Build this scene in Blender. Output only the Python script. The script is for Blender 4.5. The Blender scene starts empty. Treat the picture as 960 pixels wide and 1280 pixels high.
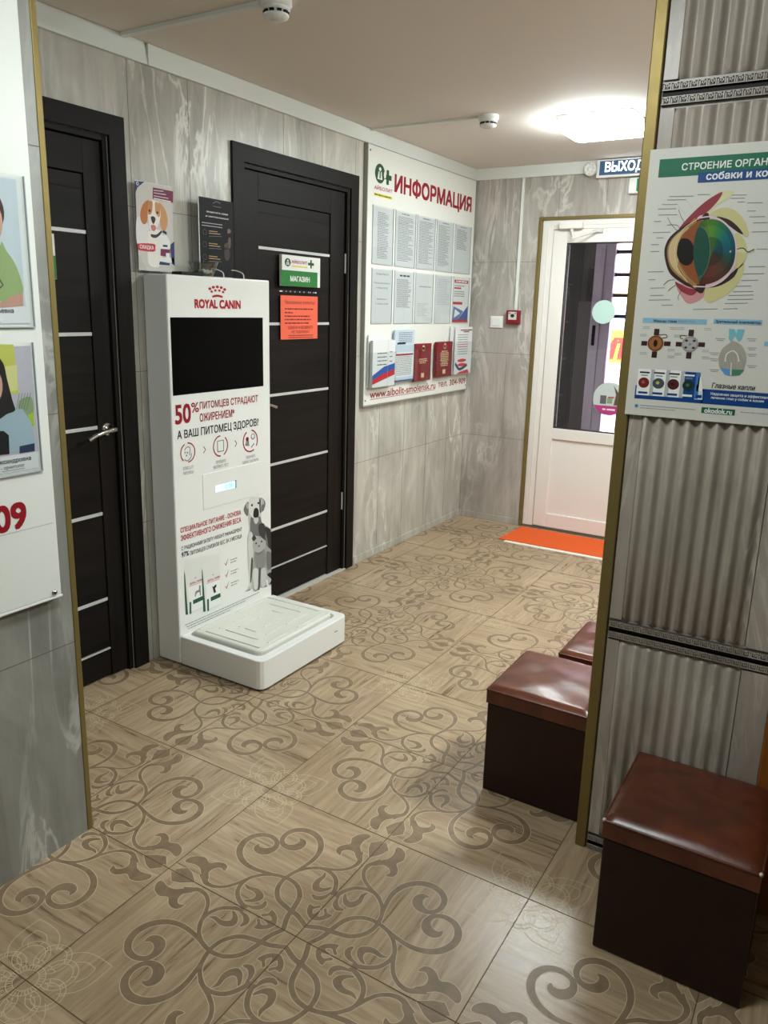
import bpy, bmesh, math, random
from mathutils import Vector, Matrix
from mathutils.geometry import delaunay_2d_cdt
random.seed(7)
C = bpy.context.scene.collection
SC = bpy.context.scene

# ---------------------------------------------------------------- camera
RT = Vector((0.851561, 0.523668, 0.024797)); UP = Vector((-0.143196, 0.186836, 0.971899)); FW = Vector((-0.504319, 0.831182, -0.234089))
EYE = Vector((1.402314, -1.699305, 1.486929)); FPX = 976.409; PPX, PPY = 473.031, 619.498
cd = bpy.data.cameras.new('camera'); cam = bpy.data.objects.new('camera', cd); C.objects.link(cam)
cd.sensor_fit = 'VERTICAL'; cd.sensor_height = 32.0; cd.lens = 32.0 * FPX / 1280
cd.shift_x = (480 - PPX) / 1280; cd.shift_y = (PPY - 640) / 1280
cd.clip_start = 0.02; cd.clip_end = 60
m = Matrix((RT, UP, -FW)).transposed().to_4x4(); m.translation = EYE
cam.matrix_world = m
SC.camera = cam

# survey of the place (metres)
T = 0.43                      # floor tile
XW, YB = -1.007, 3.421        # wall with the dark doors, wall with the white door
XP, YP = 0.896, 0.286        # corner of the ribbed partition
XL, YL = -0.310, -0.431       # corner of the near left wall
ZC = 2.406

def ray(x, y): return FW + RT * ((x - PPX) / FPX) - UP * ((y - PPY) / FPX)
def hit(x, y, ax, v):
    d = ray(x, y); return EYE + d * ((v - EYE[ax]) / d[ax])

class Plane:
    """an upright face of the place: 'x' faces +x (a = y), 'y' faces -y (a = x); b is the height"""
    def __init__(s, ax, v): s.ax, s.v = ax, v
    def px(s, x, y):
        p = hit(x, y, 0 if s.ax == 'x' else 1, s.v)
        return (p.y, p.z) if s.ax == 'x' else (p.x, p.z)
    def at(s, a, b, off=0.0):
        return (s.v + off, a, b) if s.ax == 'x' else (a, s.v - off, b)
def crop(ox, oy, k): return lambda x, y: (ox + x / k, oy + y / k)
def box2(F, c, xl, yt, yb, xr, yt2, yb2):
    """an upright rectangle on a face from its left and right edges in a crop"""
    p, q, r, s = F.px(*c(xl, yt)), F.px(*c(xl, yb)), F.px(*c(xr, yt2)), F.px(*c(xr, yb2))
    return dict(tl=((p[0] + q[0]) / 2, (p[1] + r[1]) / 2), br=((r[0] + s[0]) / 2, (q[1] + s[1]) / 2))
def on(F, c, pts): return [F.px(*c(x, y)) for x, y in pts]

# ---------------------------------------------------------------- materials
def new_mat(name):
    mt = bpy.data.materials.new(name); mt.use_nodes = True
    nt = mt.node_tree; b = nt.nodes['Principled BSDF']
    return mt, nt, b
def s2l(c): return tuple(((v / 255) / 12.92 if v / 255 <= 0.04045 else ((v / 255 + 0.055) / 1.055) ** 2.4) for v in c)
_cache = {}
def flat(r, g, b, rough=0.55, metal=0.0, spec=0.3, name=None):
    k = (r, g, b, rough, metal, spec)
    if k in _cache: return _cache[k]
    mt, nt, bs = new_mat(name or 'paint_%d_%d_%d' % (r, g, b))
    bs.inputs['Base Color'].default_value = (*s2l((r, g, b)), 1)
    bs.inputs['Roughness'].default_value = rough; bs.inputs['Metallic'].default_value = metal
    bs.inputs['Specular IOR Level'].default_value = spec
    # a very faint mottling so that no surface is perfectly even
    tc = nt.nodes.new('ShaderNodeTexCoord'); n = nt.nodes.new('ShaderNodeTexNoise'); n.inputs['Scale'].default_value = 30
    rg = nt.nodes.new('ShaderNodeMapRange'); rg.inputs['To Min'].default_value = max(0, rough - .04); rg.inputs['To Max'].default_value = min(1, rough + .04)
    nt.links.new(tc.outputs['Object'], n.inputs['Vector']); nt.links.new(n.outputs['Fac'], rg.inputs['Value']); nt.links.new(rg.outputs['Result'], bs.inputs['Roughness'])
    _cache[k] = mt; return mt
def emit(r, g, b, strength, name):
    mt, nt, bs = new_mat(name)
    bs.inputs['Base Color'].default_value = (*s2l((r, g, b)), 1)
    bs.inputs['Emission Color'].default_value = (*s2l((r, g, b)), 1); bs.inputs['Emission Strength'].default_value = strength
    return mt
def clear(name, tint=(1, 1, 1), refl=1.0, rough=0.0):
    mt, nt, bs = new_mat(name); nt.nodes.remove(bs); out = nt.nodes['Material Output']
    tr = nt.nodes.new('ShaderNodeBsdfTransparent'); tr.inputs['Color'].default_value = (*tint, 1)
    gl = nt.nodes.new('ShaderNodeBsdfGlossy'); gl.inputs['Roughness'].default_value = rough
    fr = nt.nodes.new('ShaderNodeFresnel'); fr.inputs['IOR'].default_value = 1.5
    mu = nt.nodes.new('ShaderNodeMath'); mu.operation = 'MULTIPLY'; mu.inputs[1].default_value = refl; mu.use_clamp = True
    mx = nt.nodes.new('ShaderNodeMixShader')
    ge = nt.nodes.new('ShaderNodeNewGeometry'); fb = nt.nodes.new('ShaderNodeMath'); fb.operation = 'SUBTRACT'; fb.inputs[0].default_value = 1.0
    nt.links.new(ge.outputs['Backfacing'], fb.inputs[1]); m3 = nt.nodes.new('ShaderNodeMath'); m3.operation = 'MULTIPLY'      # a thin sheet mirrors on its outer faces only
    nt.links.new(fr.outputs['Fac'], mu.inputs[0]); nt.links.new(mu.outputs[0], m3.inputs[0]); nt.links.new(fb.outputs[0], m3.inputs[1]); nt.links.new(m3.outputs[0], mx.inputs['Fac'])
    nt.links.new(tr.outputs[0], mx.inputs[1]); nt.links.new(gl.outputs[0], mx.inputs[2]); nt.links.new(mx.outputs[0], out.inputs['Surface'])
    return mt
def ramp(nt, stops):
    r = nt.nodes.new('ShaderNodeValToRGB')
    while len(r.color_ramp.elements) < len(stops): r.color_ramp.elements.new(0.5)
    for e, (p, c) in zip(r.color_ramp.elements, stops): e.position = p; e.color = (*s2l(c), 1)
    return r
def noise(nt, vec, scale, detail=4, dist=0.0, rough=0.55):
    n = nt.nodes.new('ShaderNodeTexNoise'); n.inputs['Scale'].default_value = scale; n.inputs['Detail'].default_value = detail
    n.inputs['Distortion'].default_value = dist; n.inputs['Roughness'].default_value = rough
    nt.links.new(vec, n.inputs['Vector']); return n
def mapping(nt, scale, rot=(0, 0, 0), loc=(0, 0, 0)):
    tc = nt.nodes.new('ShaderNodeTexCoord'); mp = nt.nodes.new('ShaderNodeMapping')
    mp.inputs['Scale'].default_value = scale; mp.inputs['Rotation'].default_value = rot; mp.inputs['Location'].default_value = loc
    nt.links.new(tc.outputs['Object'], mp.inputs['Vector']); return mp
def mixc(nt, fac, a, b, mode='MIX'):
    mx = nt.nodes.new('ShaderNodeMix'); mx.data_type = 'RGBA'; mx.blend_type = mode
    if isinstance(fac, (int, float)): mx.inputs['Factor'].default_value = fac
    else: nt.links.new(fac, mx.inputs['Factor'])
    for sock, v in ((mx.inputs[6], a), (mx.inputs[7], b)):
        if isinstance(v, tuple): sock.default_value = (*s2l(v), 1)
        else: nt.links.new(v, sock)
    return mx.outputs[2]
def stone(name, lo, hi, vein, seed=0.0, rough=0.32, stretch=0.42, sc=2.2, vfac=0.75):
    """grey marble with wispy upright veins"""
    mt, nt, bs = new_mat(name)
    mp = mapping(nt, (1, 1, stretch), (0.12, 0.16, 0), (seed, seed * 1.7, seed * .6))
    n1 = noise(nt, mp.outputs[0], sc * 1.6, 7, 1.2, 0.62)
    base = ramp(nt, [(0.32, lo), (0.68, hi)]); nt.links.new(n1.outputs['Fac'], base.inputs['Fac'])
    mp2 = mapping(nt, (1, 1, stretch * .55), (0.2, 0.25, 0), (seed + 3, seed, 0))
    n2 = noise(nt, mp2.outputs[0], sc * 2.3, 6, 1.5, 0.58)
    v = ramp(nt, [(0.465, (0, 0, 0)), (0.496, (255, 255, 255)), (0.504, (255, 255, 255)), (0.535, (0, 0, 0))]); nt.links.new(n2.outputs['Fac'], v.inputs['Fac'])
    n3 = noise(nt, mp.outputs[0], sc * 1.1, 3, 0.4)
    msk = ramp(nt, [(0.45, (0, 0, 0)), (0.62, (255, 255, 255))]); nt.links.new(n3.outputs['Fac'], msk.inputs['Fac'])
    mu = nt.nodes.new('ShaderNodeMath'); mu.operation = 'MULTIPLY'; nt.links.new(v.outputs[0], mu.inputs[0]); nt.links.new(msk.outputs[0], mu.inputs[1])
    m2 = nt.nodes.new('ShaderNodeMath'); m2.operation = 'MULTIPLY'; m2.inputs[1].default_value = vfac; nt.links.new(mu.outputs[0], m2.inputs[0])
    mp3 = mapping(nt, (1, 1, stretch * .25), (0.1, 0.14, 0), (0, seed, 0))
    n4 = noise(nt, mp3.outputs[0], sc * 9, 4, 0.6, 0.6)
    st = ramp(nt, [(0.3, (222, 222, 222)), (0.7, (255, 255, 255))]); nt.links.new(n4.outputs['Fac'], st.inputs['Fac'])
    c = mixc(nt, 1.0, base.outputs[0], st.outputs[0], 'MULTIPLY')
    c = mixc(nt, m2.outputs[0], c, vein)
    nt.links.new(c, bs.inputs['Base Color']); bs.inputs['Roughness'].default_value = rough; bs.inputs['Specular IOR Level'].default_value = 0.4
    return mt
def grained(name, lo, hi, scale, stretch, rough=0.4, bump=0.0, spec=0.5, dist=0.6):
    """wood-like or leather-like noise, stretched along one axis"""
    mt, nt, bs = new_mat(name); mp = mapping(nt, stretch)
    n = noise(nt, mp.outputs[0], scale, 6, dist, 0.62)
    r = ramp(nt, [(0.32, lo), (0.68, hi)]); nt.links.new(n.outputs['Fac'], r.inputs['Fac']); nt.links.new(r.outputs[0], bs.inputs['Base Color'])
    bs.inputs['Roughness'].default_value = rough; bs.inputs['Specular IOR Level'].default_value = spec
    if bump:
        b = nt.nodes.new('ShaderNodeBump'); b.inputs['Strength'].default_value = bump; b.inputs['Distance'].default_value = 0.004
        nt.links.new(n.outputs['Fac'], b.inputs['Height']); nt.links.new(b.outputs[0], bs.inputs['Normal'])
    return mt
def floor_wood():
    mt, nt, bs = new_mat('wood_look_porcelain')
    tc = nt.nodes.new('ShaderNodeTexCoord')
    ck = nt.nodes.new('ShaderNodeTexChecker'); ck.inputs['Scale'].default_value = 1 / T
    ck.inputs['Color1'].default_value = (0, 0, 0, 1); ck.inputs['Color2'].default_value = (1, 1, 1, 1)
    add = nt.nodes.new('ShaderNodeVectorMath'); add.inputs[1].default_value = (0, 0, T * .5); nt.links.new(tc.outputs['Object'], add.inputs[0]); nt.links.new(add.outputs[0], ck.inputs['Vector'])
    outs = []
    for sc in ((1.0, .075, 1), (.075, 1.0, 1)):
        mp = nt.nodes.new('ShaderNodeMapping'); mp.inputs['Scale'].default_value = sc; nt.links.new(tc.outputs['Object'], mp.inputs['Vector'])
        a = noise(nt, mp.outputs[0], 30, 7, 1.4, 0.68); outs.append(a)
    mx = nt.nodes.new('ShaderNodeMix'); mx.data_type = 'FLOAT'
    nt.links.new(ck.outputs['Fac'], mx.inputs['Factor']); nt.links.new(outs[0].outputs['Fac'], mx.inputs[2]); nt.links.new(outs[1].outputs['Fac'], mx.inputs[3])
    r = ramp(nt, [(0.30, (124, 100, 77)), (0.41, (160, 136, 108)), (0.54, (181, 158, 128)), (0.74, (200, 178, 147))]); nt.links.new(mx.outputs[0], r.inputs['Fac'])
    big = noise(nt, tc.outputs['Object'], 2.0, 2); br = ramp(nt, [(0.3, (228, 226, 222)), (0.7, (255, 255, 255))]); nt.links.new(big.outputs['Fac'], br.inputs['Fac'])
    nt.links.new(mixc(nt, 1.0, r.outputs[0], br.outputs[0], 'MULTIPLY'), bs.inputs['Base Color'])
    rr = nt.nodes.new('ShaderNodeMapRange'); rr.inputs['To Min'].default_value = .22; rr.inputs['To Max'].default_value = .36
    nt.links.new(mx.outputs[0], rr.inputs['Value']); nt.links.new(rr.outputs[0], bs.inputs['Roughness'])
    b = nt.nodes.new('ShaderNodeBump'); b.inputs['Strength'].default_value = 0.10; b.inputs['Distance'].default_value = 0.003
    nt.links.new(mx.outputs[0], b.inputs['Height']); nt.links.new(b.outputs[0], bs.inputs['Normal'])
    return mt

M = dict(
    floor=floor_wood(),
    inlay=grained('taupe_inlay', (117, 97, 74), (139, 117, 92), 30, (1, 1, 1), 0.42),
    inlay_edge=flat(200, 184, 154, .35), grout=flat(96, 78, 58, .8), engraved=flat(206, 189, 158, .4),
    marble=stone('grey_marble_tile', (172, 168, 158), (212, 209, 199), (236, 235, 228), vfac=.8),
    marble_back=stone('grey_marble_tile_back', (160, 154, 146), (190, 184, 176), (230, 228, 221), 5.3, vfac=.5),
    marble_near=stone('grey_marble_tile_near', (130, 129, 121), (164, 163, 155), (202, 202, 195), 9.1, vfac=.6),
    ribbed=stone('ribbed_marble_tile', (158, 147, 135), (186, 175, 163), (212, 204, 193), 2.2, .34, .3, 3.2, .45),
    joint=flat(105, 100, 92, .8),
    ceiling=flat(224, 217, 209, .75), ceil_trim=flat(222, 226, 221, .45),
    gold=flat(130, 113, 66, .44, .5, name='brushed_gold'),
    wenge=grained('wenge_veneer', (14, 11, 9), (30, 24, 21), 26, (1, 1, .05), .5, .12, .15),
    wenge_h=grained('wenge_veneer_cross', (14, 11, 9), (30, 24, 21), 26, (1, .05, 1), .5, .12, .15),
    black=flat(14, 13, 13, .6), silver=flat(205, 205, 203, .38, .15), chrome=flat(190, 188, 180, .22, 1.0),
    white=flat(226, 227, 223, .38), gloss_white=flat(232, 233, 229, .25), offwhite=flat(222, 222, 212, .45), pvc=flat(226, 222, 216, .35),
    mat_plastic=flat(217, 217, 207, .4),
    board=flat(226, 227, 220, .3), paper=flat(222, 224, 224, .5), grey_edge=flat(150, 150, 144, .4),
    acrylic=clear('clear_acrylic', (.97, .98, .98), .8), bowl=clear('clear_bowl', (.82, .85, .84), 2.2), glass=clear('door_glass', (.80, .80, .80), 1.7),
    screen=flat(2, 2, 3, .1, 0, .1), red=flat(172, 10, 32, .45), dark_red=flat(146, 18, 34, .45), ink=flat(40, 40, 44, .6), grey_ink=flat(130, 132, 136, .6), lt_ink=flat(172, 175, 180, .6),
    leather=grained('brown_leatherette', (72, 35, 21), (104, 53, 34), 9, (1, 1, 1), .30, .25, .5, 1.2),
    leather_shaded=grained('brown_leatherette_shaded', (26, 9, 5), (42, 16, 9), 9, (1, 1, 1), .42, .2, .35, 1.2),  # same leatherette as the lid, shade of the sides put into its colour
    orange=grained('orange_pile', (205, 84, 40), (236, 106, 54), 160, (1, 1, 1), .95, .6, .1),
    wood=grained('amber_wood', (122, 70, 22), (150, 90, 32), 14, (1, 1, .08), .35, .05),
)

# ---------------------------------------------------------------- mesh builder
class MB:
    def __init__(s): s.v, s.f, s.m, s.sm, s.mats = [], [], [], [], []
    def slot(s, mat):
        mat = M[mat] if isinstance(mat, str) else mat
        if mat not in s.mats: s.mats.append(mat)
        return s.mats.index(mat)
    def face(s, pts, mat, smooth=False):
        i = len(s.v); s.v += [tuple(p) for p in pts]; s.f.append(list(range(i, i + len(pts)))); s.m.append(s.slot(mat)); s.sm.append(smooth)
    def mesh(s, vs, fs, mat, smooth=False):
        i = len(s.v); s.v += [tuple(p) for p in vs]; k = s.slot(mat)
        for f in fs: s.f.append([i + j for j in f]); s.m.append(k); s.sm.append(smooth)
    def box(s, x0, x1, y0, y1, z0, z1, mat):
        v = [(x, y, z) for z in (z0, z1) for y in (y0, y1) for x in (x0, x1)]
        s.mesh(v, [(0, 2, 3, 1), (4, 5, 7, 6), (0, 1, 5, 4), (2, 6, 7, 3), (0, 4, 6, 2), (1, 3, 7, 5)], mat)
    def slab(s, F, a0, a1, b0, b1, off0, off1, mat):
        p, q = F.at(a0, b0, off0), F.at(a1, b1, off1)
        s.box(min(p[0], q[0]), max(p[0], q[0]), min(p[1], q[1]), max(p[1], q[1]), min(p[2], q[2]), max(p[2], q[2]), mat)
    def prism(s, poly, d, mat, smooth=False):
        n = len(poly); d = Vector(d); v = [Vector(p) for p in poly]; v += [p + d for p in v]
        s.mesh(v, [list(range(n))[::-1], list(range(n, 2 * n))], mat)
        s.mesh(v, [(i, (i + 1) % n, n + (i + 1) % n, n + i) for i in range(n)], mat, smooth)
    def tube(s, pts, r, mat, n=10, caps=True):
        pts = [Vector(p) for p in pts]; rs = r if isinstance(r, (list, tuple)) else [r] * len(pts); vs = []
        for i, p in enumerate(pts):
            d = (pts[min(i + 1, len(pts) - 1)] - pts[max(i - 1, 0)]).normalized()
            u = d.cross(Vector((0, 0, 1)) if abs(d.z) < .9 else Vector((1, 0, 0))).normalized(); w = d.cross(u)
            vs += [p + (u * math.cos(t) + w * math.sin(t)) * rs[i] for t in [2 * math.pi * k / n for k in range(n)]]
        fs = [(i * n + k, i * n + (k + 1) % n, (i + 1) * n + (k + 1) % n, (i + 1) * n + k) for i in range(len(pts) - 1) for k in range(n)]
        s.mesh(vs, fs, mat, True)
        if caps: s.mesh(vs, [list(range(n))[::-1], list(range(len(vs) - n, len(vs)))], mat)
    def lathe(s, prof, c, axis, mat, n=28, smooth=True):
        """prof: (radius, distance along axis)"""
        ax = Vector(axis).normalized(); u = ax.cross(Vector((0, 0, 1)) if abs(ax.z) < .9 else Vector((1, 0, 0))).normalized(); w = ax.cross(u); c = Vector(c)
        vs = [c + ax * h + (u * math.cos(2 * math.pi * k / n) + w * math.sin(2 * math.pi * k / n)) * r for r, h in prof for k in range(n)]
        s.mesh(vs, [(i * n + k, i * n + (k + 1) % n, (i + 1) * n + (k + 1) % n, (i + 1) * n + k) for i in range(len(prof) - 1) for k in range(n)], mat, smooth)
        s.mesh(vs, [list(range(n))[::-1], list(range(len(vs) - n, len(vs)))], mat)
    # --- print on a plane
    def poly(s, F, pts, off, mat): s.face([F.at(a, b, off) for a, b in pts], mat)
    def rect(s, F, a0, a1, b0, b1, off, mat): s.poly(F, [(a0, b0), (a1, b0), (a1, b1), (a0, b1)], off, mat)
    def disc(s, F, c, ra, rb, off, mat, n=32): s.poly(F, [(c[0] + ra * math.cos(2 * math.pi * k / n), c[1] + rb * math.sin(2 * math.pi * k / n)) for k in range(n)], off, mat)
    def ring(s, F, c, ra, rb, w, off, mat, t0=0, t1=360, n=36):
        o = [(math.cos(math.radians(t0 + (t1 - t0) * k / n)), math.sin(math.radians(t0 + (t1 - t0) * k / n))) for k in range(n + 1)]
        for p, q in zip(o, o[1:]):
            s.poly(F, [(c[0] + p[0] * ra, c[1] + p[1] * rb), (c[0] + q[0] * ra, c[1] + q[1] * rb), (c[0] + q[0] * (ra - w), c[1] + q[1] * (rb - w)), (c[0] + p[0] * (ra - w), c[1] + p[1] * (rb - w))], off, mat)
    def line(s, F, pts, w, off, mat):
        for L in ribbon(pts, [w] * len(pts) if isinstance(w, (int, float)) else w): s.poly(F, L, off, mat)
    def dashes(s, F, a0, a1, b, h, off, mat, rnd, full=1.0):
        """one line of print too small to read: word-long bars"""
        a = a0; end = a0 + (a1 - a0) * full
        while a < end - h:
            w = min(rnd.uniform(1.5, 6) * h, end - a); s.rect(F, a, a + w, b, b + h, off, mat); a += w + h * .8
    def text(s, F, txt, off, mat, tl=None, br=None, left=None, cap=None, xs=1.0, bold=0.0, shear=0.0, align='L'):
        """tl/br: corners of the box the letters fill; or left + cap: baseline start and capital height"""
        vs, fs = glyphs(txt, 0.0, shear)
        x0 = min(v[0] for v in vs); x1 = max(v[0] for v in vs); y0 = min(v[1] for v in vs); y1 = max(v[1] for v in vs)
        if tl:
            ka = (br[0] - tl[0]) / (x1 - x0); kb = (tl[1] - br[1]) / (y1 - y0)
            P_ = [(tl[0] + (x - x0) * ka, br[1] + (y - y0) * kb) for x, y in vs]; bw, bh = bold * abs(ka), bold * abs(kb)
        else:
            k = cap / 0.73; w = (x1 - x0) * k * xs; a = left[0] - (w if align == 'R' else w / 2 if align == 'C' else 0)
            P_ = [(a + (x - x0) * k * xs, left[1] + y * k) for x, y in vs]; bw, bh = bold * k * xs, bold * k
        # heavier weights: the same letters laid over each other, each a hair higher
        for i, (dx, dy) in enumerate([(0, 0)] if not bold else [(-bw, -bh), (bw, -bh), (bw, bh), (-bw, bh), (0, 0)]):
            s.mesh([F.at(a + dx, b + dy, off + i * 1.2e-5) for a, b in P_], fs, mat)
    def build(s, name, parent=None, bevel=0.0, seg=2, matrix=None, smooth_all=False):
        me = bpy.data.meshes.new(name); me.from_pydata(s.v, [], s.f)
        for mt in s.mats: me.materials.append(mt)
        for p, k, q in zip(me.polygons, s.m, s.sm): p.material_index = k; p.use_smooth = q or smooth_all
        me.validate(); me.update()
        o = bpy.data.objects.new(name, me); C.objects.link(o)
        if bevel or smooth_all:
            bm = bmesh.new(); bm.from_mesh(me); bmesh.ops.remove_doubles(bm, verts=bm.verts, dist=1e-6); bmesh.ops.recalc_face_normals(bm, faces=bm.faces); bm.to_mesh(me); bm.free()
        if bevel:
            b = o.modifiers.new('soft_edges', 'BEVEL'); b.width = bevel; b.segments = seg; b.limit_method = 'ANGLE'; b.angle_limit = math.radians(40)
        if parent:
            o.parent = parent
            o.matrix_parent_inverse = Matrix.Translation(-parent.location) if parent.type == 'EMPTY' else Matrix.Identity(4)
        return o
_tc = bpy.data.curves.new('glyph_source', 'FONT'); _to = bpy.data.objects.new('glyph_source', _tc); C.objects.link(_to)
_gc = {}
def glyphs(txt, bold, shear):
    k = (txt, bold, shear)
    if k not in _gc:
        _tc.body = txt; _tc.shear = shear
        dg = bpy.context.evaluated_depsgraph_get(); cu = _to.evaluated_get(dg).to_curve(dg); loops = []
        for sp in cu.splines:
            L = []
            if sp.type == 'BEZIER':
                bp = sp.bezier_points; n = len(bp)
                for i in range(n):
                    p0, p1, p2, p3 = bp[i].co, bp[i].handle_right, bp[(i + 1) % n].handle_left, bp[(i + 1) % n].co
                    st = (p1 - p0).cross(p3 - p0).length + (p2 - p0).cross(p3 - p0).length; m = 1 if st < 1e-5 else 4
                    for q in range(m):
                        t = q / m; u = 1 - t; c = p0 * u ** 3 + p1 * 3 * u * u * t + p2 * 3 * u * t * t + p3 * t ** 3; L.append((c.x, c.y))
            else: L = [(p.co.x, p.co.y) for p in sp.points]
            D = [p for i, p in enumerate(L) if math.dist(p, L[i - 1]) > 1e-6]
            if len(D) > 2: loops.append(D)
        _to.to_curve_clear()
        # group contours into letters, then keep the triangles inside by the winding rule
        groups = []
        for L in loops:
            x0, x1 = min(p[0] for p in L), max(p[0] for p in L); hit_ = [g for g in groups if g[0] < x1 and x0 < g[1]]
            g = [x0, x1, [L]]
            for h in hit_: groups.remove(h); g = [min(g[0], h[0]), max(g[1], h[1]), g[2] + h[2]]
            groups.append(g)
        vs, fs = [], []
        for _, _, LL in groups:
            pv, pe = [], []
            for L in LL:
                b = len(pv); pv += [Vector(p) for p in L]; pe += [(b + i, b + (i + 1) % len(L)) for i in range(len(L))]
            ov, oe, of, *_r = delaunay_2d_cdt(pv, pe, [], 0, 1e-6)
            b = len(vs); vs += [(v.x, v.y) for v in ov]
            for t in of:
                cx, cy = sum(ov[i].x for i in t) / len(t), sum(ov[i].y for i in t) / len(t); wn = 0
                for L in LL:
                    for (ax, ay), (bx, by) in zip(L, L[1:] + L[:1]):
                        if (ay <= cy) != (by <= cy) and (bx - ax) * (cy - ay) / (by - ay) + ax > cx: wn += 1 if by > ay else -1
                if wn: fs.append([b + i for i in t])
        used = sorted({i for t in fs for i in t}); mp = {o: n for n, o in enumerate(used)}
        _gc[k] = ([vs[i] for i in used], [[mp[i] for i in t] for t in fs])
    return _gc[k]
def ribbon(pts, ws):
    out = []; n = len(pts); L = []
    for i in range(n):
        a, b = pts[max(i - 1, 0)], pts[min(i + 1, n - 1)]; dx, dy = b[0] - a[0], b[1] - a[1]; l = math.hypot(dx, dy) or 1
        L.append(((pts[i][0] - dy / l * ws[i] / 2, pts[i][1] + dx / l * ws[i] / 2), (pts[i][0] + dy / l * ws[i] / 2, pts[i][1] - dx / l * ws[i] / 2)))
    for (a, b), (c, d) in zip(L, L[1:]): out.append([a, b, d, c])
    return out
def smooth(pts, k=6, closed=False):
    """Catmull-Rom through tuples of any length"""
    n = len(pts); out = []
    g = (lambda i: pts[i % n]) if closed else (lambda i: pts[max(0, min(n - 1, i))])
    for i in range(n if closed else n - 1):
        p0, p1, p2, p3 = g(i - 1), g(i), g(i + 1), g(i + 2)
        for j in range(k):
            t = j / k
            out.append(tuple(.5 * (2 * b + (c - a) * t + (2 * a - 5 * b + 4 * c - d) * t * t + (3 * b - a - 3 * c + d) * t ** 3) for a, b, c, d in zip(p0, p1, p2, p3)))
    if not closed: out.append(tuple(pts[-1]))
    return out

def tag(o, label=None, cat=None, group=None, kind=None):
    if label: o['label'] = label
    if cat: o['category'] = cat
    if group: o['group'] = group
    if kind: o['kind'] = kind
    return o
def thing(name, label, cat, loc, group=None, kind=None):
    o = bpy.data.objects.new(name, None); C.objects.link(o); o.location = loc; o.empty_display_size = .05
    return tag(o, label, cat, group, kind)
def struct(mb, name, label=None, cat=None, **k):
    o = mb.build(name, **k); tag(o, label, cat, kind='structure'); return o
LAMP, SKY, EXPO, NEAR, MID = 18.0, 5.0, 1.92, 0.74, 2.3

# ================================================================ THE SETTING
# ---------------------------------------------------------------- floor
def hom(src, dst):
    A = []; B = []
    for (x, y), (u, v) in zip(src, dst):
        A.append([x, y, 1, 0, 0, 0, -u * x, -u * y]); B.append(u); A.append([0, 0, 0, x, y, 1, -v * x, -v * y]); B.append(v)
    n = 8
    for i in range(n):
        p = max(range(i, n), key=lambda r: abs(A[r][i])); A[i], A[p] = A[p], A[i]; B[i], B[p] = B[p], B[i]
        for r in range(n):
            if r != i:
                k = A[r][i] / A[i][i]; A[r] = [a - k * b for a, b in zip(A[r], A[i])]; B[r] -= k * B[i]
    h = [B[i] / A[i][i] for i in range(n)] + [1]
    return lambda x, y: ((h[0] * x + h[1] * y + h[2]) / (h[6] * x + h[7] * y + 1), (h[3] * x + h[4] * y + h[5]) / (h[6] * x + h[7] * y + 1))
# one tile: (0,0) flower corner, (1,1) knot corner, tulips at the other two; mirrored about the diagonal
H = hom([(900, 283), (372, 55), (20, 425), (630, 745)], [(0, 0), (1, 0), (1, 1), (0, 1)])
def tr(pts): return [H(x, y) for x, y in pts]
strokes = []   # (points, widths)
def stroke(pts, k=7):
    P_ = [(*H(x, y), w) for x, y, w in pts]; Q = smooth(P_, k); strokes.append(([q[:2] for q in Q], [q[2] for q in Q]))
stroke([(30, 382, .026), (62, 386, .03), (120, 393, .032), (170, 410, .032), (232, 424, .032), (288, 414, .03), (326, 388, .028), (345, 358, .027), (354, 332, .027), (366, 306, .028),
        (383, 276, .031), (408, 250, .035), (445, 231, .04), (492, 224, .044), (540, 234, .046), (574, 257, .044), (588, 288, .04), (574, 318, .035), (544, 332, .034), (512, 327, .045), (489, 307, .062), (489, 285, .062), (507, 273, .045), (528, 276, .012)])
stroke([(352, 336, .022), (350, 302, .024), (331, 268, .024), (301, 235, .024), (284, 206, .024), (284, 178, .026), (300, 156, .032), (328, 147, .04), (350, 141, .05)])
stroke([(352, 310, .02), (336, 272, .024), (302, 249, .026), (256, 241, .028), (212, 251, .03), (172, 272, .03)])
polys = [smooth(tr(p), 4, True) for p in (
    [(322, 158), (345, 138), (375, 131), (396, 115), (408, 90), (428, 94), (441, 114), (434, 138), (408, 151), (413, 172), (408, 190), (390, 200), (364, 194), (382, 184), (378, 167), (356, 155)],
    [(300, 258), (275, 264), (258, 284), (236, 293), (220, 284), (214, 262), (204, 272), (204, 298), (222, 315), (250, 312), (274, 296), (286, 272)],
    [(192, 268), (170, 286), (163, 306), (174, 324), (200, 328), (206, 321), (190, 312), (184, 292)],
    [(118, 322), (92, 348), (84, 362), (124, 363), (160, 346), (143, 335), (140, 318), (128, 322), (130, 342), (106, 348)])]
polys.append(tr([(352, 76), (369, 70), (378, 100), (352, 114), (304, 127), (310, 118)]))
def mirror(L): return [(b, a) for a, b in L]
fl = []        # flower at the corner: engraved lines
def arc(c, r, t0, t1, n=14): return [(c[0] + r * math.cos(math.radians(t0 + (t1 - t0) * k / n)), c[1] + r * math.sin(math.radians(t0 + (t1 - t0) * k / n))) for k in range(n + 1)]
fl.append(arc((0, 0), .075, 0, 90)); fl.append(arc((0, 0), .05, 0, 90))
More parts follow.
